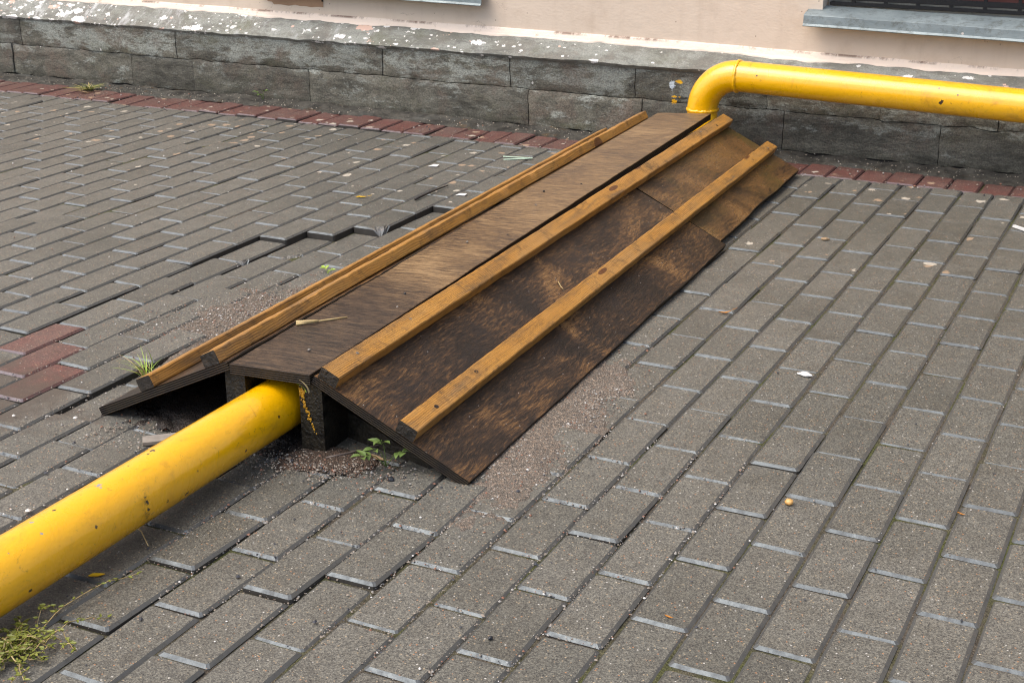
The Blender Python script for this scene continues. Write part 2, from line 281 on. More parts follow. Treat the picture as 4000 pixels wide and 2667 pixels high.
def m_stone(name, cap=False):
    n = NT(name, 0.55, 0.45); p = n.co
    z = n.sep()[2]; upper = n.mr(n.math('ADD', z, n.mr(n.noise(6, 3), 0.3, 0.7, -0.05, 0.05)), 0.12, 0.20)
    s = n.map((0.6, 1, 1.6), src=p)
    c = n.mix(n.mr(n.noise(9, 7, 0.75, 0.5, s), 0.38, 0.60), (0.052, 0.049, 0.036), (0.155, 0.146, 0.112))
    lich = n.noise(8, 8, 0.8, 0.35, n.map((0.55, 1, 1.5), src=p, loc=(5, 0, 0)))
    c = n.mix(n.mr(n.math('ADD', lich, n.mr(upper, 0, 1, -0.065, 0.035)), 0.49, 0.56, 0, 0.78), c, (0.29, 0.305, 0.265))
    c = n.mix(n.mr(n.noise(5, 6, 0.75, 0.3, n.map((1, 1, 1), src=p, loc=(0, 9, 3))), 0.50, 0.64, 0, 0.7), c, (0.125, 0.093, 0.068))
    c = n.mix(n.mr(n.noise(6, 6, 0.75, 0.3, n.map((.7, 1, 1.4), src=p, loc=(3, 1, 3))), 0.54, 0.68, 0, 0.6), c, (0.085, 0.082, 0.045))
    crk = n.noise(7, 7, 0.7, 0.6, n.map((0.35, 1, 2.6), src=p, loc=(1, 4, 2)))
    ln = n.mr(n.math('ABSOLUTE', n.math('SUBTRACT', crk, 0.5)), 0.0, 0.012, 1, 0); lnm = n.math('MULTIPLY', ln, n.mr(n.noise(5, 3), 0.45, 0.6))
    c = n.mix(n.math('MULTIPLY', lnm, 0.85), c, (0.016, 0.014, 0.012))
    pit = n.noise(45, 6, 0.8, 0.4, s); c = n.mix(n.mr(pit, 0.57, 0.68, 0, 0.8), c, (0.024, 0.022, 0.019))
    v = n.vor(260, p); c = n.mix(0.5, c, n.mix(1, c, n.ramp(n.sep(v.outputs['Color'])[0], [(0, 0.4), (1, 1.75)]), 'MULTIPLY'))
    if cap:
        c = n.mix(0.45, c, (0.20, 0.205, 0.185))
        c = n.mix(n.mr(n.noise(4, 5, 0.6, 0, n.map((1, 1, 1), loc=(2, 2, 0))), 0.55, 0.7, 0, 0.5), c, (0.085, 0.088, 0.040))
        # splashes of white and pink paint, dense to the left
        x = n.sep()[0]; dens = n.mr(x, -0.3, -3.0, 0.09, 0.50); dens = n.math('MULTIPLY', dens, n.mr(n.noise(2.2, 3), 0.35, 0.6, 0.35, 1.5))
        for sc, off in ((17, 0), (31, 5), (50, 9)):
            w = n.map((0.5 if sc < 40 else .9, 1.1, 1.0), (0, 0, rad(-32)), loc=(off, off, 0))
            v = n.vor(sc, w); q = n.sep(v.outputs['Color'])
            d = n.math('ADD', v.outputs['Distance'], n.mr(n.noise(sc * 4, 3), 0.3, 0.7, -0.12, 0.12))
            k = n.math('MULTIPLY', n.math('LESS_THAN', d, n.mr(q[1], 0, 1, 0.08, 0.40)), n.math('LESS_THAN', q[0], dens))
            c = n.mix(n.math('MULTIPLY', k, 0.92), c, n.mix(n.math('GREATER_THAN', q[2], 0.87), (0.74, 0.72, 0.68), (0.62, 0.42, 0.33)))
        sm = n.noise(13, 6, 0.75, 0.3, n.map((1.0, 0.4, 0.4), (0, 0, rad(-32)))); c = n.mix(n.math('MULTIPLY', n.mr(sm, 0.54, 0.68), n.mr(x, -0.5, -3.4, 0.0, 0.9)), c, (0.55, 0.56, 0.55))
    else:
        v = n.vor(23, n.map((1, 1, 0.7))); q = n.sep(v.outputs['Color'])
        k = n.math('MULTIPLY', n.math('LESS_THAN', v.outputs['Distance'], 0.11), n.math('LESS_THAN', q[0], 0.05)); c = n.mix(k, c, (0.55, 0.53, 0.49))
        tn = n.t.nodes.new('ShaderNodeCombineXYZ'); tv = n.attr('tone').outputs['Fac']; [n.L(tv, tn.inputs[i]) for i in range(3)]; c = n.mix(1.0, c, tn.outputs[0], 'MULTIPLY')
        for (px, pz, sx, sz, pc) in ((-0.235, 0.243, 72, 90, (0.78, 0.42, 0.008)), (-0.255, 0.165, 85, 105, (0.78, 0.42, 0.008)), (-0.262, 0.226, 75, 55, (0.50, 0.56, 0.60)), (-0.25, 0.183, 50, 240, (0.78, 0.42, 0.008)), (-0.225, 0.318, 30, 160, (0.6, 0.52, 0.36))):
            qx = n.math('MULTIPLY', n.math('SUBTRACT', n.sep()[0], px), sx); qz = n.math('MULTIPLY', n.math('SUBTRACT', n.sep()[2], pz), sz)
            dd = n.math('ADD', n.math('SQRT', n.math('ADD', n.math('MULTIPLY', qx, qx), n.math('MULTIPLY', qz, qz))), n.mr(n.noise(75, 4, 0.75), 0.25, 0.75, -0.9, 0.9))
            c = n.mix(n.math('LESS_THAN', dd, 0.85), c, pc)
    n.col(c)
    b = n.bump(n.noise(24, 6, 0.7, 0, s), 0.004, 0.9); b = n.bump(n.math('ADD', lnm, pit), 0.005, -0.8, b) if False else b
    n.bump(n.noise(110, 5, 0.75, 0, p), 0.0028, 1.0, b); n.rough(n.mr(n.noise(8, 3), .3, .7, .42, .68)); return n.m

def m_zinc():
    n = NT('weathered_zinc_sheet', 0.45, 0.5); n.b.inputs['Metallic'].default_value = 0.35
    c = n.mix(n.noise(9, 5, 0.7, 0.5, n.map((1, 1, 2.5))), (0.10, 0.13, 0.14), (0.36, 0.42, 0.43)); g = n.noise(22, 6, 0.8)
    c = n.mix(n.mr(g, 0.50, 0.66, 0, 0.7), c, (0.085, 0.09, 0.075)); v = n.vor(26); k = n.math('MULTIPLY', n.math('LESS_THAN', v.outputs['Distance'], 0.12), n.math('LESS_THAN', n.sep(v.outputs['Color'])[0], 0.09)); c = n.mix(k, c, (0.6, 0.55, 0.5))
    n.col(c); n.bump(n.noise(14, 3), 0.002); n.rough(n.mr(g, 0.3, 0.7, 0.38, 0.6)); return n.m

def m_crumb():
    n = NT('crumbly_grey_mortar', 0.8, 0.35)
    c = n.mix(n.mr(n.noise(14, 6, 0.75), 0.35, 0.65), (0.020, 0.018, 0.014), (0.105, 0.098, 0.080))
    c = n.mix(n.mr(n.noise(5, 6, 0.7, 0, n.map((.4, 1, 1))), 0.55, 0.68, 0, 0.6), c, (0.15, 0.16, 0.145)); c = n.mix(n.mr(n.noise(9, 6, 0.75, 0, n.map((.5, 1, 1), loc=(4, 0, 0))), 0.58, 0.66, 0, 0.6), c, (0.15, 0.082, 0.022))
    v = n.vor(120); k = n.math('MULTIPLY', n.math('LESS_THAN', v.outputs['Distance'], 0.3), n.math('LESS_THAN', n.sep(v.outputs['Color'])[0], 0.10)); c = n.mix(k, c, (0.42, 0.38, 0.30))
    n.col(c); n.bump(n.noise(50, 6, 0.8), 0.012); return n.m

def m_grit():
    n = NT('mixed_grit', 0.6, 0.4); t = n.sep(n.attr('tint').outputs['Vector'])
    n.col(n.ramp(t[0], [(0, (0.28, 0.235, 0.185)), (0.36, (0.18, 0.15, 0.12)), (0.58, (0.25, 0.12, 0.075)), (0.68, (0.045, 0.047, 0.055)), (0.76, (0.32, 0.30, 0.27)), (0.965, (0.66, 0.64, 0.60))], 'CONSTANT')); return n.m

def m_leaf(name, a, b, rough=0.45):
    n = NT(name, rough, 0.5); n.col(n.mix(n.noise(45, 3, 0.5, 0, n.rand()), a, b)); n.b.inputs['Subsurface Weight'].default_value = 0.0
    return n.m

M = dict(soilsand=m_sand('reddish_damp_grit', (0.052, 0.040, 0.031), (0.12, 0.090, 0.070)), pside=m_plain('soil_stained_paver_side', (0.036, 0.032, 0.026), 0.7, 0.5, 60), paver=m_paver(), pedge=m_paver_edge(), joint=m_joint(), sand=m_sand(), dirt_shade=m_shade_dirt(), rail=m_rail(), end=m_end(), plyedge=m_ply_edge(),
         plydark=m_ply_dark(), plytop=m_ply_top(), pipe=m_pipe(), plaster=m_plaster(), trim=m_trim(), stone=m_stone('grey_stone'),
         cap=m_stone('grey_stone_splashed', True), zinc=m_zinc(), grit=m_grit(),
         tar=m_end('tarred_post_wood', (0.004, 0.0035, 0.003), (0.030, 0.024, 0.012)),
         black=m_plain('black_gloss_paint', (0.010, 0.011, 0.013), 0.25), maroon=m_plain('maroon_painted_wood', (0.06, 0.015, 0.012), 0.4),
         greywood=m_plain('grey_weathered_wood', (0.25, 0.22, 0.185), 0.75, 0.4, 60), screw=m_plain('dull_steel_screw', (0.16, 0.14, 0.12), 0.4, 0.4, 200),
         hole=m_plain('rusty_screw_hole', (0.016, 0.008, 0.005), 0.7), green=m_leaf('fresh_green_leaf', (0.22, 0.36, 0.04), (0.40, 0.52, 0.09)),
         leafg=m_leaf('weed_leaf', (0.075, 0.13, 0.035), (0.18, 0.25, 0.06)),
         grass=m_leaf('grass_blade', (0.12, 0.15, 0.018), (0.24, 0.25, 0.045)), straw=m_leaf('dry_straw', (0.40, 0.28, 0.11), (0.58, 0.45, 0.22), 0.6),
         yellow=m_leaf('yellow_leaf', (0.62, 0.36, 0.01), (0.80, 0.50, 0.02)), orange=m_leaf('orange_leaf', (0.30, 0.10, 0.012), (0.52, 0.22, 0.03)),
         dry=m_leaf('dry_leaf', (0.22, 0.13, 0.06), (0.42, 0.30, 0.17), 0.7), white=m_plain('white_scrap', (0.72, 0.71, 0.68), 0.5, 0.1),
         mint=m_plain('pale_green_plastic', (0.45, 0.58, 0.46), 0.35, 0.15), acorn=m_plain('ochre_acorn', (0.60, 0.33, 0.10), 0.3, 0.2, 60),
         stick=m_plain('charred_stick', (0.018, 0.014, 0.012), 0.6), darkpeb=m_plain('black_pebble', (0.018, 0.020, 0.024), 0.35),
         wire=m_plain('grey_brown_wire', (0.11, 0.085, 0.07), 0.45), cement=m_crumb(),
         ochre=m_plain('bare_brown_plaster', (0.36, 0.22, 0.13), 0.8, 0.35, 12), soil=m_plain('asphalt_yard', (0.05, 0.048, 0.045), 0.8, 0.3, 30),
         crack=m_plain('dark_joint_mortar', (0.014, 0.012, 0.010), 0.9, 0.5, 50), yspot=m_plain('yellow_paint_spatter', (0.50, 0.255, 0.006), 0.5, 0.5, 300),
         wspot=m_plain('pale_blue_paint_spatter', (0.50, 0.54, 0.58), 0.5))
M['innersill'] = m_plain('grey_inner_sill', (0.36, 0.38, 0.38), 0.5, 0.35, 18)
glass_m = NT('window_glass', 0.06, 0.6); glass_m.col((0.02, 0.022, 0.025)); M['glass'] = glass_m.m

# ------------------------------------------------------------------ ground and paving
W_, L_ = 0.104, 0.22254
o = obj('ground', mesh('ground', [(-60, -60, -0.06), (60, -60, -0.06), (60, 40, -0.06), (-60, 40, -0.06)], [(0, 1, 2, 3)]), M['soil']); tag(o, kind='structure')

def drift(c, s):
    d = min(0.43, 0.02 * max(0, -c))
    if s > 6: d += 0.045 * min(s - 6, 6) * (1 if c > -8 else 0.6)
    return d
def ground_h(x, y):            # gentle unevenness of the yard
    return 0.004 * nz(x * 0.9, y * 0.9, 3.1) + 0.002 * nz(x * 2.6, y * 2.6, 8)
def sink(c, s):                # the settled strip beside the ramp: depth for the paver of column c centred at s
    thr = {-10: 1.2, -11: 2.75, -12: 3.55, -13: 3.9, -14: 5.1, -15: 6.1}
    dep = {-10: 0.019, -11: 0.019, -12: 0.018, -13: 0.012, -14: 0.004, -15: 0.0015}
    if c > -10:
        if c <= -4: return 0.018 * max(0, min(1, (s - 1.0) / 1.5)) * max(0.0, min(1, (10.5 - s) / 2.0)) if s > 1 else 0
        return 0
    if c in thr and s > thr[c]:
        return dep[c] * max(0.1, min(1, (8.2 - s) / 3.2))
    return 0
BV, BF, BT, BM = [], [], [], []
def paver(x0, x1, y0, y1, z, tx, ty, tint, red=0.0, broken=None, h=0.09, r=random.Random(1)):
    """one bevelled block: rim, chamfer and side; broken = (corner index, radius)"""
    def ring(ins):
        a, b, c, d = x0 + ins, x1 - ins, y0 + ins, y1 - ins
        rr = 0.004; n = 5; P = []
        for (ax, ay, bx, by, m) in ((a, c, b, c, 5), (b, c, b, d, 9), (b, d, a, d, 5), (a, d, a, c, 9)):
            L = math.hypot(bx - ax, by - ay); ux, uy = (bx - ax) / L, (by - ay) / L
            for i in range(m):
                t = rr + (L - 2 * rr) * i / (m - 1); P.append((ax + ux * t, ay + uy * t))
        return P
    ch = 0.0062
    rings = [(ring(0.0), -h), (ring(0.0), -0.0047), (ring(ch), 0.0), (ring(ch + 0.006), 0.0)]
    n = len(rings[0][0]); base = len(BV); cx, cy = (x0 + x1) / 2, (y0 + y1) / 2; brk = set()
    corner = None
    if broken: corner = ((x1, y0), (x0, y0), (x1, y1), (x0, y1))[broken[0]]
    for k, (P, dz) in enumerate(rings):
        for i, (x, y) in enumerate(P):
            jx = jy = jz = 0
            if k in (1, 2):
                q = 0.0007 * nz(x * 90, y * 90, k * 5); jx, jy = q, 0.0007 * nz(x * 90, y * 90, 40 + k)
                jz = -abs(0.0010 * max(0, nz(x * 35, y * 35, 77)) )
            zz = z + dz + jz
            if corner:
                d = math.hypot(x - corner[0], y - corner[1]) + 1e-6; rb = broken[1] * (1 + 0.55 * nz(x * 70, y * 70, 4))
                if d < rb and k >= 1:
                    ux, uy = (x - corner[0]) / d, (y - corner[1]) / d
                    if k == 1: zz -= 0.020 + 0.004 * nz(x * 200, y * 200, 2)
                    else:
                        t = (rb * (0.62 if k == 2 else 1.0) - d) * (1 + 0.25 * nz(x * 150, y * 150, k)); jx, jy = ux * t, uy * t; zz -= 0.010 + 0.004 * nz(x * 190, y * 190, 7) if k == 2 else 0
                        if k == 2: brk.add(base + k * n + i)
            BV.append((x + jx, y + jy, zz + (x - cx) * tx + (y - cy) * ty)); 
            BT.append((tint, red, 1.0 if (base + k * n + i) in brk else 0.0))
    for k in range(3):
        for i in range(n):
            j = (i + 1) % n; BF.append((base + k * n + i, base + k * n + j, base + (k + 1) * n + j, base + (k + 1) * n + i)); BM.append((2, 1, 0)[k])
    BF.append(tuple(base + 3 * n + i for i in range(n))); BM.append(0)
def bake(name, label_kind='structure'):
    global BV, BF, BT, BM
    me = mesh(name, BV, BF, BM); a = me.attributes.new('tint', 'FLOAT_VECTOR', 'POINT')
    a.data.foreach_set('vector', [q for t in BT for q in t]); BV, BF, BT, BM = [], [], [], []
    return me
pr = random.Random(11); YB = 0.766; G = 0.0013
RED = {(-14, 7), (-12, 8), (-11, 9)}
for c in range(-66, 34):
    x0, x1 = (c - 1) * W_ + G, c * W_ - G
    if x1 < -7.0 or x0 > 3.4: continue
    par = 0.5 if c % 2 else 0.0
    off = 0.0
    for n in range(-5, 29):
        s0, s1 = n + par, n + par + 1
        s0 -= drift(c, s0); s1 -= drift(c, s1)
        y1, y0 = -s0 * L_ - G, -s1 * L_ + G
        if y0 > YB - 0.02: continue
        y1 = min(y1, YB - 0.001); sc = (s0 + s1) / 2
        jx, jy = pr.gauss(0, 0.0007), pr.gauss(0, 0.0012)
        dk = sink(c, s1)
        z = ground_h((x0 + x1) / 2, (y0 + y1) / 2) + pr.gauss(0, 0.0010) - dk
        tx, ty = pr.gauss(0, 0.008), pr.gauss(0, 0.0055)
        if pr.random() < 0.05: ty += pr.uniform(0.01, 0.02); z += 0.002
        for (lc, ls) in ((-3, 11.17), (-2, 11.68), (-1, 11.2), (-3, 12.15), (0, 10.75), (3, 9.3), (5, 7.2), (7, 6.0), (2, 12.6), (4, 13.0)):
            if c == lc and abs(s1 - ls) < 0.36: z += 0.0025 if lc > 1 else 0.0035; ty = -0.020 if lc > 1 else -0.030; tx = 0.012
        if dk > 0: tx += pr.gauss(0, 0.02)
        br = None
        if (c == -12 and abs(s1 - 3.8) < 0.35): br = (0, 0.045)
        if (c == -11 and abs(s1 - 2.7) < 0.5): br = (0, 0.04)
        if (c == -13 and abs(s1 - 4.15) < 0.3): br = (0, 0.018)
        red = 1.0 if (c == -13 and 7.45 < s1 < 8.7) or (c == -12 and 8.3 < s1 < 9.2) or (c == -11 and 8.9 < s1 < 9.9) else 0.0
        paver(x0 + jx, x1 + jx, y0 + jy, min(y1 + jy, YB - 0.001), z, tx, ty, min(1, max(0, pr.gauss(0.5, 0.24))), red, br)
o = obj('paved_yard', bake('paved_yard'), [M['paver'], M['pedge'], M['pside']]); tag(o, kind='structure')
# red border course along the wall
x = -7.0
while x < 3.4:
    wdt = W_ * pr.uniform(0.97, 1.03); top = 0.955 - 0.009 * x + pr.gauss(0, 0.004)
    if x > -0.2: top -= 0.01
    paver(x + G, x + wdt - G, YB + 0.002, top, ground_h(x, 0.85) + pr.gauss(0, 0.0025) + (0.006 if x < -2.0 and x > -2.9 else 0), pr.gauss(0, 0.012), pr.gauss(0, 0.012), pr.random(), 1.0)
    x += wdt
o = obj('red_border_paving', bake('red_border_paving'), [M['paver'], M['pedge'], M['pside']]); tag(o, kind='structure')
def sheet(name, x0, x1, y0, y1, nx, ny, fz, mat, smooth=180, keep=None):
    V, F = [], []
    for j in range(ny + 1):
        for i in range(nx + 1):
            X, Y = x0 + (x1 - x0) * i / nx, y0 + (y1 - y0) * j / ny; V.append((X, Y, fz(X, Y)))
    for j in range(ny):
        for i in range(nx):
            a = j * (nx + 1) + i; F.append((a, a + 1, a + nx + 2, a + nx + 1))
    return obj(name, mesh(name, V, F, None, smooth), mat)
def joint_h(x, y):
    c = math.ceil(x / W_); s = -y / L_; k = 0
    if -18 < c < -1: k = max(sink(a, s + b) for a in (c - 1, c, c + 1) for b in (0, .5, 1.0, 1.3))
    return ground_h(x, y) - 0.0048 + (0.0004 if x < -0.95 and k == 0 else 0) + 0.0018 * nz(x * 5, y * 5, 1.5) - k - (0.002 if k > 0 else 0) - (0.005 if y > 0.74 else 0)
o = sheet('joint_sand', -7.0, 3.4, -6.2, 1.05, 208, 145, joint_h, M['joint']); tag(o, kind='structure')
# crumbling mortar strip between border and wall
def strip_h(x, y):
    t = (y - (0.945 - 0.009 * x)) / 0.1; b = 0.004 + 0.010 * max(0, min(1, t))
    return b + 0.010 * nz(x * 9, y * 16, 2) + 0.009 * nz(x * 30, y * 40, 5) + (0.008 if -3.0 < x < -1.6 else 0)
def strip():
    V, F = [], []; nx, ny = 700, 9
    for j in range(ny + 1):
        for i in range(nx + 1):
            X = -7 + 10.4 * i / nx; a = 0.935 - 0.009 * X; b = 1.075 - 0.012 * (X + .5); Y = a + (b - a) * j / ny; V.append((X, Y, strip_h(X, Y) - (0.012 if j == 0 else 0)))
    for j in range(ny):
        for i in range(nx):
            a = j * (nx + 1) + i; F.append((a, a + 1, a + nx + 2, a + nx + 1))
    return mesh('mortar_strip', V, F, None, 180)
o = obj('mortar_strip', strip(), M['cement']); tag(o, kind='structure')

# ------------------------------------------------------------------ building: local x along the wall, y into it
B = empty('plastered_building', (-0.5, 1.05, 0), -math.atan(0.012))
tag(B, 'beige plastered building with grey stone plinth behind the pipe and ramp', 'building')
def box_v(x0, x1, y0, y1, z0, z1, V, F):
    b = len(V); V += [(x0, y0, z0), (x1, y0, z0), (x1, y1, z0), (x0, y1, z0), (x0, y0, z1), (x1, y0, z1), (x1, y1, z1), (x0, y1, z1)]
    F += [(b, b + 3, b + 2, b + 1), (b + 4, b + 5, b + 6, b + 7), (b, b + 1, b + 5, b + 4), (b + 1, b + 2, b + 6, b + 5), (b + 2, b + 3, b + 7, b + 6), (b + 3, b, b + 4, b + 7)]
def boxes(name, L, mat, parent, bev=0.0, seg=2):
    V, F = [], []
    for q in L: box_v(*q, V, F)
    me = mesh(name, V, F)
    if bev:
        bm = bmesh.new(); bm.from_mesh(me); bmesh.ops.bevel(bm, geom=bm.edges[:], offset=bev, segments=seg, affect='EDGES'); bm.to_mesh(me); bm.free()
        me.polygons.foreach_set('use_smooth', [True] * len(me.polygons)); me.set_sharp_from_angle(angle=rad(35))
    return obj(name, me, mat, parent)
def stone_faces(rows, seed):
    V, F, TN = [], [], []
    r = random.Random(seed)
    for (z0, z1, joints, yo) in rows:
        for a, b in zip(joints, joints[1:]):
            g = 0.0012; x0, x1 = a + g, b - g; nx = max(6, int((x1 - x0) / 0.02)); nzv = 9
            base = len(V); dy = r.uniform(-0.004, 0.004) + yo; tone = r.uniform(0.72, 1.25)
            for k in range(nzv + 3):
                for i in range(nx + 3):
                    X = x0 + (x1 - x0) * min(max((i - 1) / nx, 0), 1); Z = z0 + (z1 - z0) * min(max((k - 1) / nzv, 0), 1)
                    e = min(X - x0, x1 - X, Z - z0, z1 - Z); rim = (i in (0, nx + 2) or k in (0, nzv + 2))
                    wob = 0.0030 * nz(X * 9, Z * 13, seed)
                    if e < 1e-5: X += (0.004 * nz(Z * 30, X * 30, 3) if i <= 1 or i >= nx + 1 else 0); Z += (0.0075 * nz(X * 11, Z * 5, 7) + 0.004 * nz(X * 45, Z * 5, 9) if k <= 1 or k >= nzv + 1 else 0)
                    Y = dy + wob + 0.0022 * nz(X * 40, Z * 60, 9) + (0.0035 if e < 1e-5 else 0.0)
                    if rim: Y = 0.09
                    V.append((X, Y, Z)); TN.append(tone)
            m = nx + 3
            for k in range(nzv + 2):
                for i in range(nx + 2):
                    q = base + k * m + i; F.append((q, q + 1, q + m + 1, q + m))
    me = mesh('stone_plinth', V, F, None, 50); a = me.attributes.new('tone', 'FLOAT', 'POINT'); a.data.foreach_set('value', TN); return me
up = [-4.182, -3.74, -3.214, -2.09, -1.763, -1.474, -0.919, -0.38, 0.05, 0.469, 1.0, 1.5, 2.1, 2.6, 3.2, 3.9]
lo = [-4.254, -3.494, -3.12, -2.474, -1.939, -1.386, -0.884, -0.309, 0.272, 0.8, 1.35, 1.9, 2.5, 3.0, 3.6]
up = [-7.2, -6.6, -6.0, -5.4, -4.75] + up; lo = [-7.0, -6.3, -5.7, -5.1] + lo
obj('stone_plinth', stone_faces([(0.016, 0.161, [q + .5 for q in lo], 0.0), (0.164, 0.298, [q + .5 for q in up], 0.003)], 5), M['stone'], B)
boxes('plinth_mortar', [(-12, 9, 0.012, 0.3, -0.1, 0.292)], M['crack'], B)
def capk(wx): return 0.72 - 0.09 * (wx + 2.4)
def cap_mesh():
    V, F = [], []; nx, ny = 500, 8; prof = [(0.02, 0.270), (-0.006, 0.290), (-0.010, 0.297), (-0.003, 0.3025), (0.02, 0.318), (0.05, 0.3395), (0.085, 0.366), (0.125, 0.395), (0.14, 0.405)]
    for j, (py, pz) in enumerate(prof):
        for i in range(nx + 1):
            X = -7.5 + 12 * i / nx
            w = 0.003 * nz(X * 8, j * 0.7, 1) + 0.002 * nz(X * 30, j * 0.9, 4); 
            if 1 <= j <= 3: w += 0.004 * nz(X * 4, 0, 8) - 0.006 * max(0, nz(X * 17, j * .2, 12))
            if py >= 0.02 and j > 3: pz = 0.3025 + py * capk(X - .5)
            V.append((X, py + (0.002 * nz(X * 20, j, 5) if j in (1, 2) else 0), pz + w))
    for j in range(len(prof) - 1):
        for i in range(nx):
            a = j * (nx + 1) + i; F.append((a, a + 1, a + nx + 2, a + nx + 1))
    return mesh('plinth_slope', V, F, None, 50)
obj('plinth_slope', cap_mesh(), M['cap'], B)
# pale plaster skirting that runs down over the slope with a ragged lower edge
def skirt():
    V, F = [], []; nx = 700
    for i in range(nx + 1):
        X = -7.5 + 12 * i / nx; wx = X - 0.5
        yb = 0.086 + 0.007 * nz(X * 3, 0, 2) + 0.006 * nz(X * 14, 0, 6) + 0.002 * nz(X * 60, 0, 1) - (0.02 * max(0, nz(X * 2.3, 4, 4)) if wx > -.8 else 0)
        cz = lambda yy: 0.3025 + yy * capk(wx)
        zt = 0.392 - 0.0055 * (wx + 2.4) - (0.009 * (wx + .8) if wx > -.8 else 0) + 0.0025 * nz(X * 5, 0, 11); zt = max(zt, cz(.092) + .012)
        zc = cz(.0915) + .006
        for (yy, zz) in ((yb, cz(yb) - 0.006), (yb + 0.0005, cz(yb) + 0.004), ((yb + .0915) / 2, cz((yb + .0915) / 2) + .0055), (0.0915, zc), (0.0925, zt - 0.002 + 0.002 * nz(X * 40, 1, 1)), (0.101, zt + 0.003)): V.append((X, yy, zz))
    for i in range(nx):
        for k in range(5): a = i * 6 + k; F.append((a, a + 6, a + 7, a + 1))
    me = mesh('plaster_skirting', V, F, None, 180); a = me.attributes.new('lip', 'FLOAT', 'POINT'); a.data.foreach_set('value', [1.0 if i % 6 >= 4 else 0.0 for i in range(len(V))]); return me
obj('plaster_skirting', skirt(), M['trim'], B)
# wall with two window openings
WIN = [(-2.75 + .5, -1.67 + .5), (-0.215 + .5, 0.98 + .5)]
Z0, Z1, ZT = 0.535, 1.95, 10.5
def wall():
    V, F = [], []
    xs = [-12, WIN[0][0], WIN[0][1], WIN[1][0], WIN[1][1], 9]; zs = [0.33, Z0 - 0.045, Z1, ZT]; y = 0.10
    idx = {}
    for i, X in enumerate(xs):
        for k, Z in enumerate(zs): idx[i, k] = len(V); V.append((X, y, Z))
    for i in range(5):
        for k in range(3):
            if k == 1 and i in (1, 3): continue
            F.append((idx[i, k], idx[i + 1, k], idx[i + 1, k + 1], idx[i, k + 1]))
    for a, b in WIN:
        q = len(V); d = 0.30; Zb = Z0 - 0.045
        V += [(a, y, Zb), (b, y, Zb), (b, y, Z1), (a, y, Z1), (a, d, Zb), (b, d, Zb), (b, d, Z1), (a, d, Z1)]
        for i in range(4): j = (i + 1) % 4; F.append((q + i, q + 4 + i, q + 4 + j, q + j))
    q = len(V); V += [(-12, y, ZT), (9, y, ZT), (9, 8, ZT), (-12, 8, ZT), (-12, 8, 0), (9, 8, 0), (-12, y, 0.33), (9, y, .33)]
    F += [(q, q + 1, q + 2, q + 3), (q + 3, q + 2, q + 5, q + 4), (q, q + 3, q + 4, q + 6), (q + 1, q + 7, q + 5, q + 2)]
    return mesh('plaster_wall', V, F)
obj('plaster_wall', wall(), M['plaster'], B)
# bare brown plaster patch with a rusty drip, upper left
def patch():
    V, F = [], []; n = 26; cx0, cx1 = -2.745 + .5, -2.445 + .5
    pts = []
    for i in range(n + 1): t = i / n; pts.append((cx0 + (cx1 - cx0) * t, 0.0975, 0.424 + 0.007 * nz(t * 7, 1, 1) + (0.012 if t < .1 else 0)))
    for i, p in enumerate(pts): V.append(p); V.append((p[0] + 0.004 * nz(i * .7, 3, 1), 0.0975, 0.528))
    for i in range(n): a = 2 * i; F.append((a, a + 2, a + 3, a + 1))
    b = len(V)
    for i, p in enumerate(pts): V.append((p[0], 0.103, p[2] - 0.002))
    for i in range(n): F.append((b + i, b + i + 1, 2 * (i + 1), 2 * i))
    return mesh('plaster_patch', V, F)
obj('plaster_patch', patch(), M['ochre'], B)
boxes('wall_crack', [(-2.452 + .5, -2.444 + .5, 0.0962, 0.1, 0.448, 0.53)], M['crack'], B)
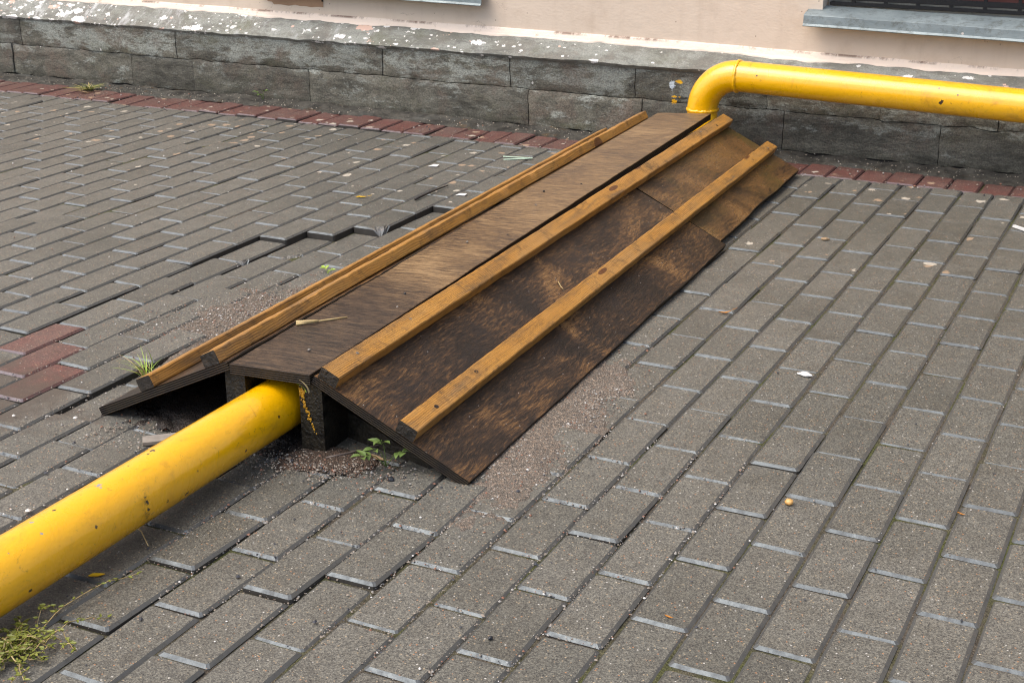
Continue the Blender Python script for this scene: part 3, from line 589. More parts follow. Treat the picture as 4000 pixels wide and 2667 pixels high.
def window(a, b, sl, sr):
    w = empty('window'); w.parent = B; w.location = (0, 0, 0)
    # zinc sill: sloping tray with a drip face and hem
    V, F = [], []; n = 40
    P = [(0.150, Z0 + 0.0100), (0.128, Z0 + 0.006), (0.045, Z0 - 0.013), (0.0405, Z0 - 0.0165), (0.0385, Z0 - 0.046), (0.031, Z0 - 0.053), (0.033, Z0 - 0.056), (0.044, Z0 - 0.049), (0.046, Z0 - 0.019)]
    for i in range(n + 1):
        X = sl + (sr - sl) * i / n
        for j, (py, pz) in enumerate(P): V.append((X, py + 0.0012 * nz(X * 9, j, 2), pz - 0.0125 * (X - .5 + .28 if a > 0 else X - .5 + 1.63) + 0.0016 * nz(X * 7, j * .4, 3)))
    m = len(P)
    for i in range(n):
        for j in range(m - 1): F.append((i * m + j, (i + 1) * m + j, (i + 1) * m + j + 1, i * m + j + 1))
    F.append(tuple(range(1, m))); F.append(tuple(n * m + j for j in range(m - 1, 0, -1)))
    obj('window_sill', mesh('window_sill', V, F, None, 30), M['zinc'], w)
    boxes('inner_sill', [(a + .001, b - .001, 0.175, 0.299, Z0 - 0.02, Z0 + 0.036)], M['innersill'], w)
    fr = boxes('window_frame', [(a + .001, b - .001, 0.24, 0.29, Z0 + 0.0365, Z0 + 0.095), (a + .001, b - .001, 0.24, 0.29, Z1 - 0.07, Z1 - .001), (a + .001, a + .07, 0.24, 0.29, Z0 + .095, Z1 - .07), (b - .07, b - .001, 0.24, 0.29, Z0 + .095, Z1 - .07), ((a + b) / 2 - .03, (a + b) / 2 + .03, 0.242, 0.288, Z0 + .095, Z1 - .07)], M['maroon'], w, 0.004)
    obj('pane', mesh('pane', [(a, .265, Z0), (b, .265, Z0), (b, .265, Z1), (a, .265, Z1)], [(0, 1, 2, 3)]), M['glass'], fr)
    L = []; y = 0.155; ax = a + .012; bx = b - .012; dz = -0.014
    L += [(ax, bx, y - .008, y + .008, Z0 + .0255 + dz, Z0 + .0385 + dz), (ax, bx, y - .009, y + .009, Z0 + .046 + dz, Z0 + .066 + dz), (ax, bx, y - .008, y + .008, Z1 - .06, Z1 - .04)]
    L += [(ax, ax + .014, y - .0075, y + .0075, Z0 + .0665 + dz, Z1 - .0605), (bx - .014, bx, y - .0075, y + .0075, Z0 + .0665 + dz, Z1 - .0605)]
    g = boxes('window_grille', L, M['black'], w, 0.002)
    k = 0
    V, F = [], []
    X = a + 0.10
    while X < b - .05:
        box_v(X - .006, X + .006, y - .0065, y + .0065, Z0 + .034 + dz, Z1 - .055, V, F); X += 0.118
    me = mesh('grille_bar', V, F)
    obj('grille_bar', me, M['black'], g)
window(WIN[1][0], WIN[1][1], -0.268 + .5, 1.03 + .5)
window(WIN[0][0], WIN[0][1], -2.80 + .5, -1.622 + .5)
def blob_flat(name, pts, thick, mat, parent=None):
    n = len(pts); V = [p for p in pts] + [(p[0], p[1], p[2]) for p in thick]
    return None
# ------------------------------------------------------------------ gas pipe
def sweep(path, r, seg=48, name='pipe', wob=0.0):
    V, F = [], []; prev = None; n = len(path); up0 = None
    for i, p in enumerate(path):
        t = ((path[min(i + 1, n - 1)] - path[max(i - 1, 0)])).normalized()
        if up0 is None: up0 = (Vector((0, 0, 1)) - t * t.z).normalized() if abs(t.z) < .9 else Vector((1, 0, 0))
        up0 = (up0 - t * up0.dot(t)).normalized(); sd = t.cross(up0)
        for k in range(seg):
            a = 2 * math.pi * k / seg; rr = r * (1 + wob * nz(p.x * 6 + math.cos(a), p.y * 6 + math.sin(a), p.z * 6)); V.append(tuple(p + up0 * (rr * math.cos(a)) + sd * (rr * math.sin(a))))
    for i in range(n - 1):
        for k in range(seg): j = (k + 1) % seg; F.append((i * seg + k, i * seg + j, (i + 1) * seg + j, (i + 1) * seg + k))
    F.append(tuple(range(seg))); F.append(tuple((n - 1) * seg + k for k in range(seg - 1, -1, -1)))
    return mesh(name, V, F, None, 60)
def arc(c, u, v, r, n=16): return [c + u * (r * math.cos(a)) + v * (r * math.sin(a)) for a in [math.pi / 2 * i / n for i in range(n + 1)]]
RP, ZC = 0.0572, 0.0735
GP = empty('gas_pipe', (-0.52, 0, 0))
tag(GP, 'yellow painted gas pipe running under the wooden ramp and up along the wall', 'pipe')
def pobj(name, me): 
    o = obj(name, me, M['pipe']); o.parent = GP; o.matrix_parent_inverse = GP.matrix_basis.inverted(); return o
GP.location = (0, 0, 0)
XL, YL = -0.588, 0.922; ZW = 0.3065
def gx(y): return -0.5063 - 0.0081 * (y + 1.98) 
sec1 = [Vector((gx(-6 + i * 0.1), -6 + i * 0.1, ZC)) for i in range(0, 64)]
# gentle swing towards the foot of the riser, then the bend upward under the plate
sec1 += [Vector((gx(0.3) + (XL - gx(0.3)) * (1 - math.cos(math.pi * t / 2)) * 0.9, 0.3 + 0.48 * t, ZC)) for t in (.0, .25, .5, .75, 1.0)][1:]
e = sec1[-1]
sec1 += [Vector((e.x + (XL - e.x) * (i / 12), 0.78 + (YL - 0.78) * math.sin(math.pi / 2 * i / 12), ZC + 0.09 * (1 - math.cos(math.pi / 2 * i / 12)))) for i in range(1, 13)]
pobj('ground_pipe', sweep(sec1, RP, 56, 'ground_pipe', 0.006))
def wally(x): return YL - 0.018 * (x - XL)
def wallz(x): return ZW - 0.024 * (x - XL - 0.13)
rb = 0.135
el = [Vector((XL, YL, 0.1636)), Vector((XL, YL, ZW - rb))]
for i in range(1, 19):
    a = math.pi / 2 * i / 18; el.append(Vector((XL + rb * (1 - math.cos(a)), wally(XL + rb * (1 - math.cos(a))), ZW - rb + rb * math.sin(a))))
pobj('elbow', sweep(el, RP * 1.015, 56, 'elbow', 0.004))
xs_ = XL + rb
wl = [Vector((xs_ + i * 0.12, wally(xs_ + i * .12), wallz(xs_ + i * .12))) for i in range(0, 46)]
pobj('wall_pipe', sweep(wl, RP, 56, 'wall_pipe', 0.005))
def weld(c, axis, name='weld_seam'):
    V, F = [], []; seg, ms = 90, 10; u = axis.orthogonal().normalized(); v = axis.cross(u)
    for i in range(seg):
        a = 2 * math.pi * i / seg; w = 0.0025 * nz(math.cos(a) * 3, math.sin(a) * 3, c.x * 3); r = 0.0056 + 0.0026 * nz(i * 0.9, c.z * 9, 2)
        d = u * math.cos(a) + v * math.sin(a)
        for k in range(ms):
            b = 2 * math.pi * k / ms; V.append(tuple(c + d * (RP * 1.006 + r * 0.8 * math.cos(b)) + axis * (w + r * 1.1 * math.sin(b))))
    for i in range(seg):
        for k in range(ms): F.append((i * ms + k, ((i + 1) % seg) * ms + k, ((i + 1) % seg) * ms + (k + 1) % ms, i * ms + (k + 1) % ms))
    pobj(name, mesh(name, V, F, None, 180))
weld(Vector((XL, YL, 0.172)), Vector((0, 0, 1))); weld(Vector((xs_, wally(xs_), ZW)), Vector((1, 0, 0)))

# ------------------------------------------------------------------ the wooden ramp over the pipe
RA = math.atan(0.033)
RM = empty('wooden_pipe_ramp', (-0.49, -2.0, 0), RA)
tag(RM, 'brown plywood ramp with honey coloured rails bridging the yellow pipe', 'ramp')
# section: near and far values of the slope line (local x across, y along, z up)
def sec(y, side=1):
    t = y / 2.72; x0 = (0.103 + 0.003 * t); z0 = 0.1735 + 0.012 * t; a = math.atan(0.462) + t * rad(1.6)
    return x0, z0, math.cos(a), math.sin(a)
def slope_pt(u, v, y, side=1):
    x0, z0, c, s = sec(y); return Vector((side * (x0 + u * c + v * s), y, z0 - u * s + v * c))
def frame(P0, P1, acr):
    X = (P1 - P0).normalized(); Y = (acr - X * acr.dot(X)).normalized(); Z = X.cross(Y)
    m = Matrix.Identity(4); m.col[0][:3] = X; m.col[1][:3] = Y; m.col[2][:3] = Z; m.col[3][:3] = P0; return m, (P1 - P0).length
def board(name, P0, P1, acr, W, T, mats, seed=0, wear=0.0015, skew=(0, 0), bow=0.0, chamf=0.002, step=0.02, edges=(0, 0)):
    """plank from P0 to P1 (local X), width W along acr, thickness T upward from the base; materials: face, end, edge"""
    m, L = frame(P0, P1, acr); n = max(8, int(L / step)); V, F, MI = [], [], []
    hw = W / 2; c = chamf
    nt = max(2, int(W / 0.03))
    prof = [(-hw, c, 2), (-hw, T - c, 2)]
    top = [(-hw + c + (W - 2 * c) * k / nt, T) for k in range(nt + 1)]
    ring = [(-hw + c, 0), (-hw, c), (-hw, T - c)] + top + [(hw, T - c), (hw, c), (hw - c, 0)]
    seg_m = [2, 2, 0] + [0] * nt + [0, 2, 2, 0]
    k = len(ring)
    for i in range(n + 1):
        t = i / n
        for (y, z) in ring:
            xx = L * t
            if skew[0] and i == 0: xx += skew[0] * y
            if skew[1] and i == n: xx += skew[1] * y
            wy = wz = 0
            if abs(abs(y) - hw) < 0.004:
                q = nz(xx * 11, seed + (3 if y > 0 else 0), z * 5); q2 = nz(xx * 38, seed + (5 if y > 0 else 1), z * 20)
                wy = -math.copysign(1, y) * wear * (max(0, q) * 1.4 + max(0, q2) * 0.9)
                if z > T * .6: wz = -wear * (max(0, q2) * 1.1 + max(0, nz(xx * 7, seed + 9, y)) * 1.3)
                if edges[1 if y > 0 else 0]: wy += edges[1 if y > 0 else 0] * nz(xx * 3.2, seed, 2)
            bz = bow * math.sin(math.pi * t) + 0.0006 * nz(xx * 8, y * 20, seed)
            V.append((xx, y + wy, z + wz + bz))
    for i in range(n):
        for j in range(k):
            jj = (j + 1) % k; F.append((i * k + j, (i + 1) * k + j, (i + 1) * k + jj, i * k + jj)[::-1]); MI.append(seg_m[j])
    F.append(tuple(range(k))); MI.append(1); F.append(tuple(n * k + j for j in range(k - 1, -1, -1))); MI.append(1)
    me = mesh(name, V, F, MI, 40)
    bm = bmesh.new(); bm.from_mesh(me); bmesh.ops.recalc_face_normals(bm, faces=bm.faces); bm.to_mesh(me); bm.free()
    o = obj(name, me, mats, RM); o.matrix_local = m; o['len'] = L
    return o
PLY, RAIL = [M['plydark'], M['plyedge'], M['plyedge']], [M['rail'], M['end'], M['rail']]
def far_attr(o, f):
    me = o.data; a = me.attributes.new('far', 'FLOAT', 'POINT'); a.data.foreach_set('value', [f(v.co.x / o['len']) for v in me.vertices])
TP = 0.020
def panel(name, side, y0, y1, u1, f, seed, edges=(0, 0), skew=(0, 0), lift=0.0):
    uc = u1 / 2 + 0.001; P0 = slope_pt(uc, -TP, y0, side); P1 = slope_pt(uc, -TP, y1, side)
    acr = slope_pt(1, 0, (y0 + y1) / 2, side) - slope_pt(0, 0, (y0 + y1) / 2, side)
    if side > 0: acr = -acr          # keep local Z upward
    P0.z += lift; P1.z += lift
    o = board(name, P0, P1, acr, u1, TP, PLY, seed, 0.0016, skew, 0, 0.0015, 0.02, edges); far_attr(o, f); return o
panel('slope_panel', 1, 0.0, 1.745, 0.383, lambda t: max(0, t - 0.75) * 0.5, 3, (0.004, 0.0), (0.02, 0.04))
o = panel('slope_panel', 1, 1.751, 2.715, 0.360, lambda t: 0.35 + 0.65 * t, 8, (0.006, 0), (0.03, 0.02))
o['label'] = 'lighter brown plywood panel with green moss at the wall end'
panel('slope_panel', -1, 0.0, 1.4, 0.388, lambda t: 0.1, 13); panel('slope_panel', -1, 1.405, 2.70, 0.388, lambda t: 0.2, 17)
# top plate from its four corners
Pn = Vector((0, 0, 0.1725 - 0.0225)); Pf = Vector((-0.012, 2.735, 0.1905 - 0.0225))
top = board('top_plate', Pn, Pf, Vector((-1, 0, -0.03)), 0.193, 0.0225, [M['plytop'], M['plyedge'], M['plyedge']], 21, 0.0014, (0.0, -0.16), 0.002, 0.0012)
def rail(side, u0a, u0b, w, h, ya, yb, seed, bow=0.0, wear=0.0011):
    P0 = slope_pt(u0a + w / 2, 0.0004, ya, side); P1 = slope_pt(u0b + w / 2, 0.0004, yb, side)
    acr = (slope_pt(1, 0, 1.3, side) - slope_pt(0, 0, 1.3, side)) * (-1 if side > 0 else 1)
    return board('rail', P0, P1, acr, w, h, RAIL, seed, wear, (0, 0), bow, 0.0022, 0.012, (0.0006, 0.0006))
rails = [rail(1, 0.009, 0.020, 0.044, 0.029, 0.004, 2.725, 31, 0.003), rail(1, 0.203, 0.208, 0.044, 0.028, 0.0, 2.725, 47, 0.002),
         rail(-1, 0.022, 0.034, 0.043, 0.030, 0.004, 2.70, 59, 0.003, 0.0030), rail(-1, 0.212, 0.205, 0.042, 0.029, 0.0, 2.70, 71, 0.0)]
# screws along the rails
sv, sf = [], []
for rr, zz in ((0.0, 0.0004), (0.0016, 0.0004), (0.0022, 0.0012), (0.0034, 0.0010), (0.0037, 0.0)):
    for k in range(12): a = 2 * math.pi * k / 12; sv.append((rr * math.cos(a), rr * math.sin(a), zz))
for i in range(4):
    for k in range(12): j = (k + 1) % 12; sf.append((i * 12 + k, i * 12 + j, (i + 1) * 12 + j, (i + 1) * 12 + k))
screw_me = mesh('screw', sv, sf, None, 40); screw_me.materials.append(M['screw'])
hole_me = mesh('screw_hole', [(p[0] * 1.7, p[1] * 1.35, p[2] * .4) for p in sv], sf); hole_me.materials.append(M['hole'])
sr = random.Random(5)
for r_, T in zip(rails[:2], (0.029, 0.028)):
    n = 0; X = 0.11
    while X < r_['len'] - 0.05:
        hole = sr.random() < 0.62
        s = bpy.data.objects.new('screw_hole' if hole else 'screw', hole_me if hole else screw_me); C.objects.link(s); s.parent = r_
        s.location = (X, sr.uniform(-0.009, 0.009), T + 0.0005); n += 1; X += sr.uniform(0.10, 0.26)
# supporting beams on edge at both sides of the pipe
for sx, z1, nm in ((-1, 0.1495, 41), (1, 0.1495, 43)):
    xc = 0.086 if sx > 0 else -0.098
    board('support_beam', Vector((xc, 0.016, -0.006)), Vector((xc - 0.006, 2.62, -0.004)), Vector((-1, 0, 0)), 0.056 if sx > 0 else 0.05, z1 + .004, [M['tar'], M['tar'], M['tar']], nm, 0.003, (0, 0), 0.004, 0.004)
# yellow paint run on the near face of the right beam
V, F = [], []; pr2 = random.Random(3)
for i in range(85):
    t = pr2.random() ** 1.5; cx = 0.064 + 0.030 * t ** 1.3 + pr2.gauss(0, 0.0035 * (1.2 - t)); z = 0.137 - 0.098 * t; r_ = pr2.uniform(0.0010, 0.0034) * (1.15 - .6 * t); b = len(V); m = 7
    cx = max(cx, .0605)
    V.append((cx, 0.0128, z))
    for k in range(m): a_ = 2 * math.pi * k / m; q = r_ * pr2.uniform(.6, 1.2); V.append((cx + q * math.cos(a_), 0.0148, z + 1.5 * q * math.sin(a_)))
    for k in range(m): F.append((b, b + 1 + k, b + 1 + (k + 1) % m))
obj('paint_run', mesh('paint_run', V, F), M['yspot'], RM)

# ------------------------------------------------------------------ loose things
def zg(x, y):
    c = math.ceil(x / W_); s = -y / L_
    return ground_h(x, y) - sink(c, s + 0.4) + 0.0012
def lump(name, mat, loc, size, seed, label, cat, group=None, rz=0.0, sub=3, rough=0.35):
    bm = bmesh.new(); bmesh.ops.create_icosphere(bm, subdivisions=sub, radius=1)
    for v in bm.verts:
        k = 1 + rough * noise.noise(v.co * 1.3 + Vector((seed, 0, 0))) + 0.12 * noise.noise(v.co * 4 + Vector((0, seed, 0)))
        v.co = Vector((v.co.x * size[0] * k, v.co.y * size[1] * k, (v.co.z * k + 0.85) * size[2]))
    me = bpy.data.meshes.new(name); bm.to_mesh(me); bm.free(); me.polygons.foreach_set('use_smooth', [True] * len(me.polygons))
    o = obj(name, me, mat); o.location = loc; o.rotation_euler = (0, 0, rz); return tag(o, label, cat, group)
def leaf_mesh(L, Wd, curl=0.3, seed=0, n=8, stem=0.0, thick=0.0007):
    V, F = [], []
    for i in range(n + 1):
        t = i / n; w = Wd * math.sin(math.pi * min(1, t ** 0.8)) * (1 + 0.2 * nz(t * 6, seed, 1)); x = L * (t - .5)
        z = curl * L * (t - 0.5) ** 2 + 0.002
        for k in range(5):
            s = k / 4 - .5; V.append((x, s * w * 2 * .5 * 2 * .5, z + abs(s) * w * (0.35 + 0.3 * nz(t * 5, seed, 4))))
    for i in range(n):
        for k in range(4): a = i * 5 + k; F.append((a, a + 1, a + 6, a + 5))
    b = len(V); V += [(v[0], v[1], v[2] - thick) for v in V]; F += [tuple(q + b for q in reversed(f)) for f in F]
    return V, F
def leaf(name, mat, loc, rz, L, Wd, label, cat='leaf', curl=0.3, seed=0, stem=True, parent=None):
    V, F = leaf_mesh(L, Wd, curl, seed)
    if stem:
        b = len(V); r = 0.0006
        for i in range(4):
            t = i / 3; x = L * .5 + t * L * .35; z = 0.002 + curl * L * .25 + 0.003 * t
            V += [(x, -r, z), (x, r, z), (x, 0, z + 2 * r)]
        for i in range(3):
            for k in range(3): j = (k + 1) % 3; F.append((b + i * 3 + k, b + i * 3 + j, b + i * 3 + 3 + j, b + i * 3 + 3 + k))
    o = obj(name, mesh(name, V, F, None, 180), mat, parent); o.location = loc; o.rotation_euler = (0, 0, rz)
    if label: tag(o, label, cat)
    return o
def G3(x, y): return (x, y, zg(x, y))
leaf('fallen_leaf', M['yellow'], G3(-1.408, -.198), rad(35), 0.042, 0.013, 'bright yellow leaf on the grey pavers behind the ramp', curl=.15)
leaf('fallen_leaf', M['orange'], G3(.083, -.80), rad(42), 0.040, 0.009, 'rusty orange curled leaf on pavers right of the ramp', curl=.6, seed=4)
leaf('fallen_leaf', M['yellow'], G3(-.452, -2.575), rad(40), 0.030, 0.012, 'small yellow leaf lying under the near pipe edge', curl=.25, seed=9, stem=False)
leaf('fallen_leaf', M['dry'], G3(-3.60, .885), rad(10), 0.085, 0.012, 'dry brown leaf beside the grass tuft on the red border', curl=.5, seed=12)
leaf('fallen_leaf', M['orange'], G3(.84, -1.70), rad(-20), 0.018, 0.004, 'tiny orange leaf fragment on pavers at far right', curl=.4, seed=15, stem=False)
leaf('fallen_leaf', M['orange'], G3(.478, -2.27), rad(-10), 0.017, 0.004, 'tiny orange leaf fragment on pavers near the bottom edge', curl=.4, seed=16, stem=False)
leaf('fallen_leaf', M['dry'], G3(-.262, -1.96), rad(-15), 0.045, 0.012, 'withered brown leaf beside the dark wedge under the ramp', curl=.4, seed=18)
lump('acorn', M['acorn'], G3(.541, -1.797), (0.0085, 0.0075, 0.0062), 1, 'glossy ochre nut lying on the pavers right of the ramp', 'nut', None, rad(-30), 3, 0.12)
lump('white_pebble', M['white'], G3(.39, -1.143), (0.016, 0.0085, 0.0045), 2, 'white flat pebble on the pavers right of the ramp', 'pebble', None, rad(-5), 3, 0.5)
lump('black_pebble', M['darkpeb'], G3(-.19, -2.032), (0.007, 0.006, 0.0045), 3, 'black pebble in front of the ramp near corner', 'pebble', None, .3)
lump('black_pebble', M['darkpeb'], G3(.247, -2.455), (0.0042, 0.0036, 0.003), 5, 'small black pebble alone on a foreground paver', 'pebble', None, .9)
lump('beige_pebble', M['dry'], G3(.143, -.023), (0.013, 0.007, 0.004), 6, 'flat beige scrap on the pavers beyond the ramp right side', 'pebble', None, .4)
def slab(name, mat, P, th, label, cat, group=None):
    n = len(P); V = [(p[0], p[1], p[2]) for p in P] + [(p[0], p[1], p[2] + th) for p in P]
    F = [tuple(range(n))[::-1], tuple(range(n, 2 * n))] + [(i, (i + 1) % n, n + (i + 1) % n, n + i) for i in range(n)]
    return tag(obj(name, mesh(name, V, F), mat), label, cat, group)
def gp(x, y, dz=0.0): return (x, y, zg(x, y) + dz)
slab('paper_scrap', M['white'], [gp(-1.132, -.036, .001), gp(-1.098, -.032, .002), gp(-1.102, -.008, .003), gp(-1.128, -.012, .002)], .0012, 'small white paper scrap beside the left rail', 'paper')
slab('paper_scrap', M['white'], [gp(-1.43, .30, .001), gp(-1.395, .305, .002), gp(-1.40, .33, .003), gp(-1.425, .335, .001)], .0012, 'white paper scrap lying near the red border', 'paper')
slab('cigarette_butt', M['white'], [gp(.635, .362, .001), (.642, .368, zg(.642, .368) + .001), (.70, .322, zg(.7, .322) + .001), (.693, .316, zg(.69, .32) + .001)], .007, 'white cigarette butt on the pavers at the right edge', 'litter')
slab('plastic_strip', M['mint'], [gp(-1.225, .512, .002), gp(-1.218, .500, .002), gp(-1.128, .560, .003), gp(-1.13, .568, .004)], .0016, 'pale green plastic strip, lower of the crossed pair by the left rail', 'litter')
slab('plastic_strip', M['mint'], [gp(-1.245, .548, .004), gp(-1.238, .536, .004), gp(-1.125, .556, .0052), gp(-1.128, .566, .0052)], .0016, 'pale green plastic strip, upper of the crossed pair by the left rail', 'litter')
def twig(name, pts, r, mat, label=None, cat=None, parent=None, seg=7):
    P = [Vector(p) for p in pts]; Q = []
    for i in range(len(P) - 1):
        for t in (0, .5): Q.append(P[i].lerp(P[i + 1], t))
    Q.append(P[-1]); V, F = [], []; up0 = None; n = len(Q)
    for i, p in enumerate(Q):
        t = (Q[min(i + 1, n - 1)] - Q[max(i - 1, 0)]).normalized()
        if up0 is None: up0 = t.orthogonal().normalized()
        up0 = (up0 - t * up0.dot(t)).normalized(); sd = t.cross(up0); k = r * (1 - 0.55 * i / n)
        for j in range(seg): a = 2 * math.pi * j / seg; V.append(tuple(p + up0 * k * math.cos(a) + sd * k * math.sin(a)))
    for i in range(n - 1):
        for j in range(seg): q = (j + 1) % seg; F.append((i * seg + j, i * seg + q, (i + 1) * seg + q, (i + 1) * seg + j))
    F.append(tuple(range(seg))[::-1]); F.append(tuple((n - 1) * seg + j for j in range(seg)))
    o = obj(name, mesh(name, V, F, None, 180), mat, parent)
    if label: tag(o, label, cat)
    return o
twig('stick', [gp(-1.222, -.155, .005), gp(-1.219, -.08, .007), gp(-1.217, 0, .007), gp(-1.214, .06, .006)], .0042, M['stick'], 'charred dark stick on the pavers behind the left rail', 'stick')
slab('wood_chip', M['greywood'], [gp(-.765, -2.085, .003), gp(-.742, -2.112, .003), gp(-.60, -1.985, .006), gp(-.625, -1.955, .008)], .007, 'flat grey wood offcut sticking out beneath the yellow pipe', 'offcut')
twig('straw', [gp(-.53, -2.40, .004), gp(-.485, -2.42, .006), gp(-.44, -2.455, .004)], .0016, M['straw'], 'single dry straw on the ground beside the pipe', 'straw')
twig('wire', [gp(-.36, -2.005, .003), gp(-.325, -1.965, .006), gp(-.29, -1.91, .007), gp(-.27, -1.83, .01)], .0028, M['wire'], 'bent brown wire curling out beneath the ramp', 'wire')
# dark wedge of wood lying under the right slope
V = []; 
for (x, y, z) in ((-.40, -1.885, 0), (-.145, -1.955, 0), (-.10, -1.91, 0), (-.36, -1.80, 0)): V.append((x, y, z - .01))
for (x, y, z) in ((-.385, -1.885, .058), (-.15, -1.953, .012), (-.11, -1.912, .010), (-.35, -1.80, .055)): V.append((x, y, z))
me = mesh('wood_wedge', V, [(3, 2, 1, 0), (4, 5, 6, 7), (0, 1, 5, 4), (1, 2, 6, 5), (2, 3, 7, 6), (3, 0, 4, 7)])
bm = bmesh.new(); bm.from_mesh(me); bmesh.ops.subdivide_edges(bm, edges=bm.edges[:], cuts=5, use_grid_fill=True)
for v in bm.verts: v.co += Vector((0, 0, 1)) * 0.004 * noise.noise(v.co * 40) + Vector((1, 0, 0)) * 0.003 * noise.noise(v.co * 30)
bm.to_mesh(me); bm.free()
tag(obj('wood_wedge', me, M['tar']), 'black wet wood wedge propping the ramp near corner', 'wedge')
# things on the ramp
rt = lambda x, y, z: tuple(RM.matrix_basis @ Vector((x, y, z)))
RM.matrix_basis = Matrix.Translation((-0.49, -2.0, 0)) @ Matrix.Rotation(RA, 4, 'Z')
twig('splinter', [rt(-.092, .245, .1755), rt(-.06, .275, .177), rt(-.012, .33, .1765)], .0028, M['straw'], 'long pale wood splinter on the top plate', 'splinter')
twig('splinter', [rt(-.095, .25, .178), rt(-.075, .262, .179), rt(-.055, .278, .1785)], .0045, M['straw'], 'short thick splinter beside the left upper rail', 'splinter')
def on_slope(u, y, dz=0.002): return tuple(RM.matrix_basis @ slope_pt(u, dz, y))
twig('straw', [on_slope(.155, .93, .003), on_slope(.17, .915, .003), on_slope(.18, .91, .003)], .0013, M['straw'], 'short pale straw on the right slope between the rails', 'straw')
pp = random.Random(21)
for i, (px, py) in enumerate(((.02, .12), (.03, .52), (-.02, .95), (.05, 1.05), (.0, 1.35), (-.04, 1.5), (.06, .43), (.03, 1.62))):
    lump('black_pebble' if i % 2 else 'grey_pebble', M['darkpeb'] if i % 2 else M['greywood'], rt(px, py, .1735 + .0065 * py), (.0035, .003, .0026), 50 + i, ['grey' , 'black'][i % 2] + ' grit pebble on the brown top plate', 'pebble', ['grey', 'black'][i % 2] + ' grit pebbles on the top plate', pp.random() * 3, 2)

# weeds -------------------------------------------------------------
def blades(name, loc, n, h, spread, label, mats, seed, lean=(0, 0), wid=0.0022):
    r = random.Random(seed); E = empty(name, loc); tag(E, label, 'grass')
    parts = {}
    for i in range(n):
        a = r.uniform(0, 2 * math.pi); L = h * r.uniform(.55, 1.15); out = spread * r.uniform(.2, 1.0); w = wid * r.uniform(.6, 1.2)
        bx, by = 0.3 * spread * r.gauss(0, .35), 0.3 * spread * r.gauss(0, .35); m = 0 if r.random() < 0.8 else 1
        V, F = parts.setdefault(m, ([], [])); b = len(V); k = 6
        for j in range(k + 1):
            t = j / k; d = out * t ** 1.6; z = L * (t - 0.45 * t * t * out / spread)
            px = bx + math.cos(a) * d + lean[0] * t * t; py = by + math.sin(a) * d + lean[1] * t * t; ww = w * (1 - t) ** .7
            V += [(px - math.sin(a) * ww, py + math.cos(a) * ww, z), (px, py, z + ww * .5), (px + math.sin(a) * ww, py - math.cos(a) * ww, z)]
        for j in range(k):
            for q in (0, 1): F.append((b + j * 3 + q, b + j * 3 + q + 1, b + j * 3 + q + 4, b + j * 3 + q + 3))
    for m, (V, F) in parts.items(): obj('blades' if m == 0 else 'dry_blades', mesh('blades', V, F, None, 180), mats[m], E)
blades('grass_tuft', G3(-1.00, -1.79), 26, .090, .075, 'green grass tuft growing beside the lower left rail', [M['green'], M['straw']], 3, (-.02, -.01))
blades('grass_tuft', G3(-3.64, .945), 60, .040, .11, 'yellowish grass tuft on the red border by the wall', [M['grass'], M['straw']], 5, (0, -.02), .003)
blades('grass_tuft', (0.02, 0, 0) if False else G3(-.800, -1.515), 8, .018, .02, 'tiny green sprout between the sandy pavers', [M['green'], M['straw']], 7, (0, 0), .0016)
blades('grass_tuft', tuple(rt(.093, -.004, .138)), 3, .045, .02, 'green grass blade hanging from the ramp near post', [M['green'], M['straw']], 9, (-.012, -.01), .0022)
def weed(name, loc, stems, label, seed, mat, leafsize, h):
    r = random.Random(seed); E = empty(name, loc); tag(E, label, 'weed'); V0 = Vector((0, 0, 0))
    for (dx, dy, hh, nl) in stems:
        tip = Vector((dx, dy, hh)); mid = Vector((dx * .45, dy * .45, hh * .75))
        st = twig('stem', [(0, 0, -.003), tuple(mid * .5), tuple(mid), tuple(tip)], .0011, mat, parent=E)
        for k in range(nl):
            t = 1 - k * 0.18; p = mid.lerp(tip, t) if k else tip; a = r.uniform(0, 6.28) if k else math.atan2(dy, dx)
            if k: a = math.atan2(dy, dx) + (1.2 if k % 2 else -1.2)
            L = leafsize * r.uniform(.75, 1.15)
            V, F = leaf_mesh(L, L * .46, -.35, seed + k)
            o = obj('leaf', mesh('leaf', V, F, None, 180), mat, E)
            o.rotation_euler = (r.uniform(-.3, .3), r.uniform(-.35, .1), a); o.location = p + Vector((math.cos(a), math.sin(a), 0)) * L * .5
    return E
weed('leafy_weed', G3(-.235, -1.975), [(.055, -.005, .045, 5), (-.03, -.045, .035, 5), (.0, -.015, .062, 3), (-.012, -.025, .045, 2)], 'small leafy green weed growing at the ramp near corner', 4, M['leafg'], .028, .05)
weed('leafy_weed', (-2.70, 1.035, .015), [(.02, -.01, .05, 4), (-.02, -.015, .04, 4), (.0, -.02, .03, 3)], 'small green weed growing from the foot of the plinth', 6, M['leafg'], .022, .05)
weed('leafy_weed', G3(-1.08, -.905), [(.012, 0, .012, 3), (-.012, .004, .014, 3)], 'bright green seedling between pavers beside the left rail', 8, M['green'], .02, .02)
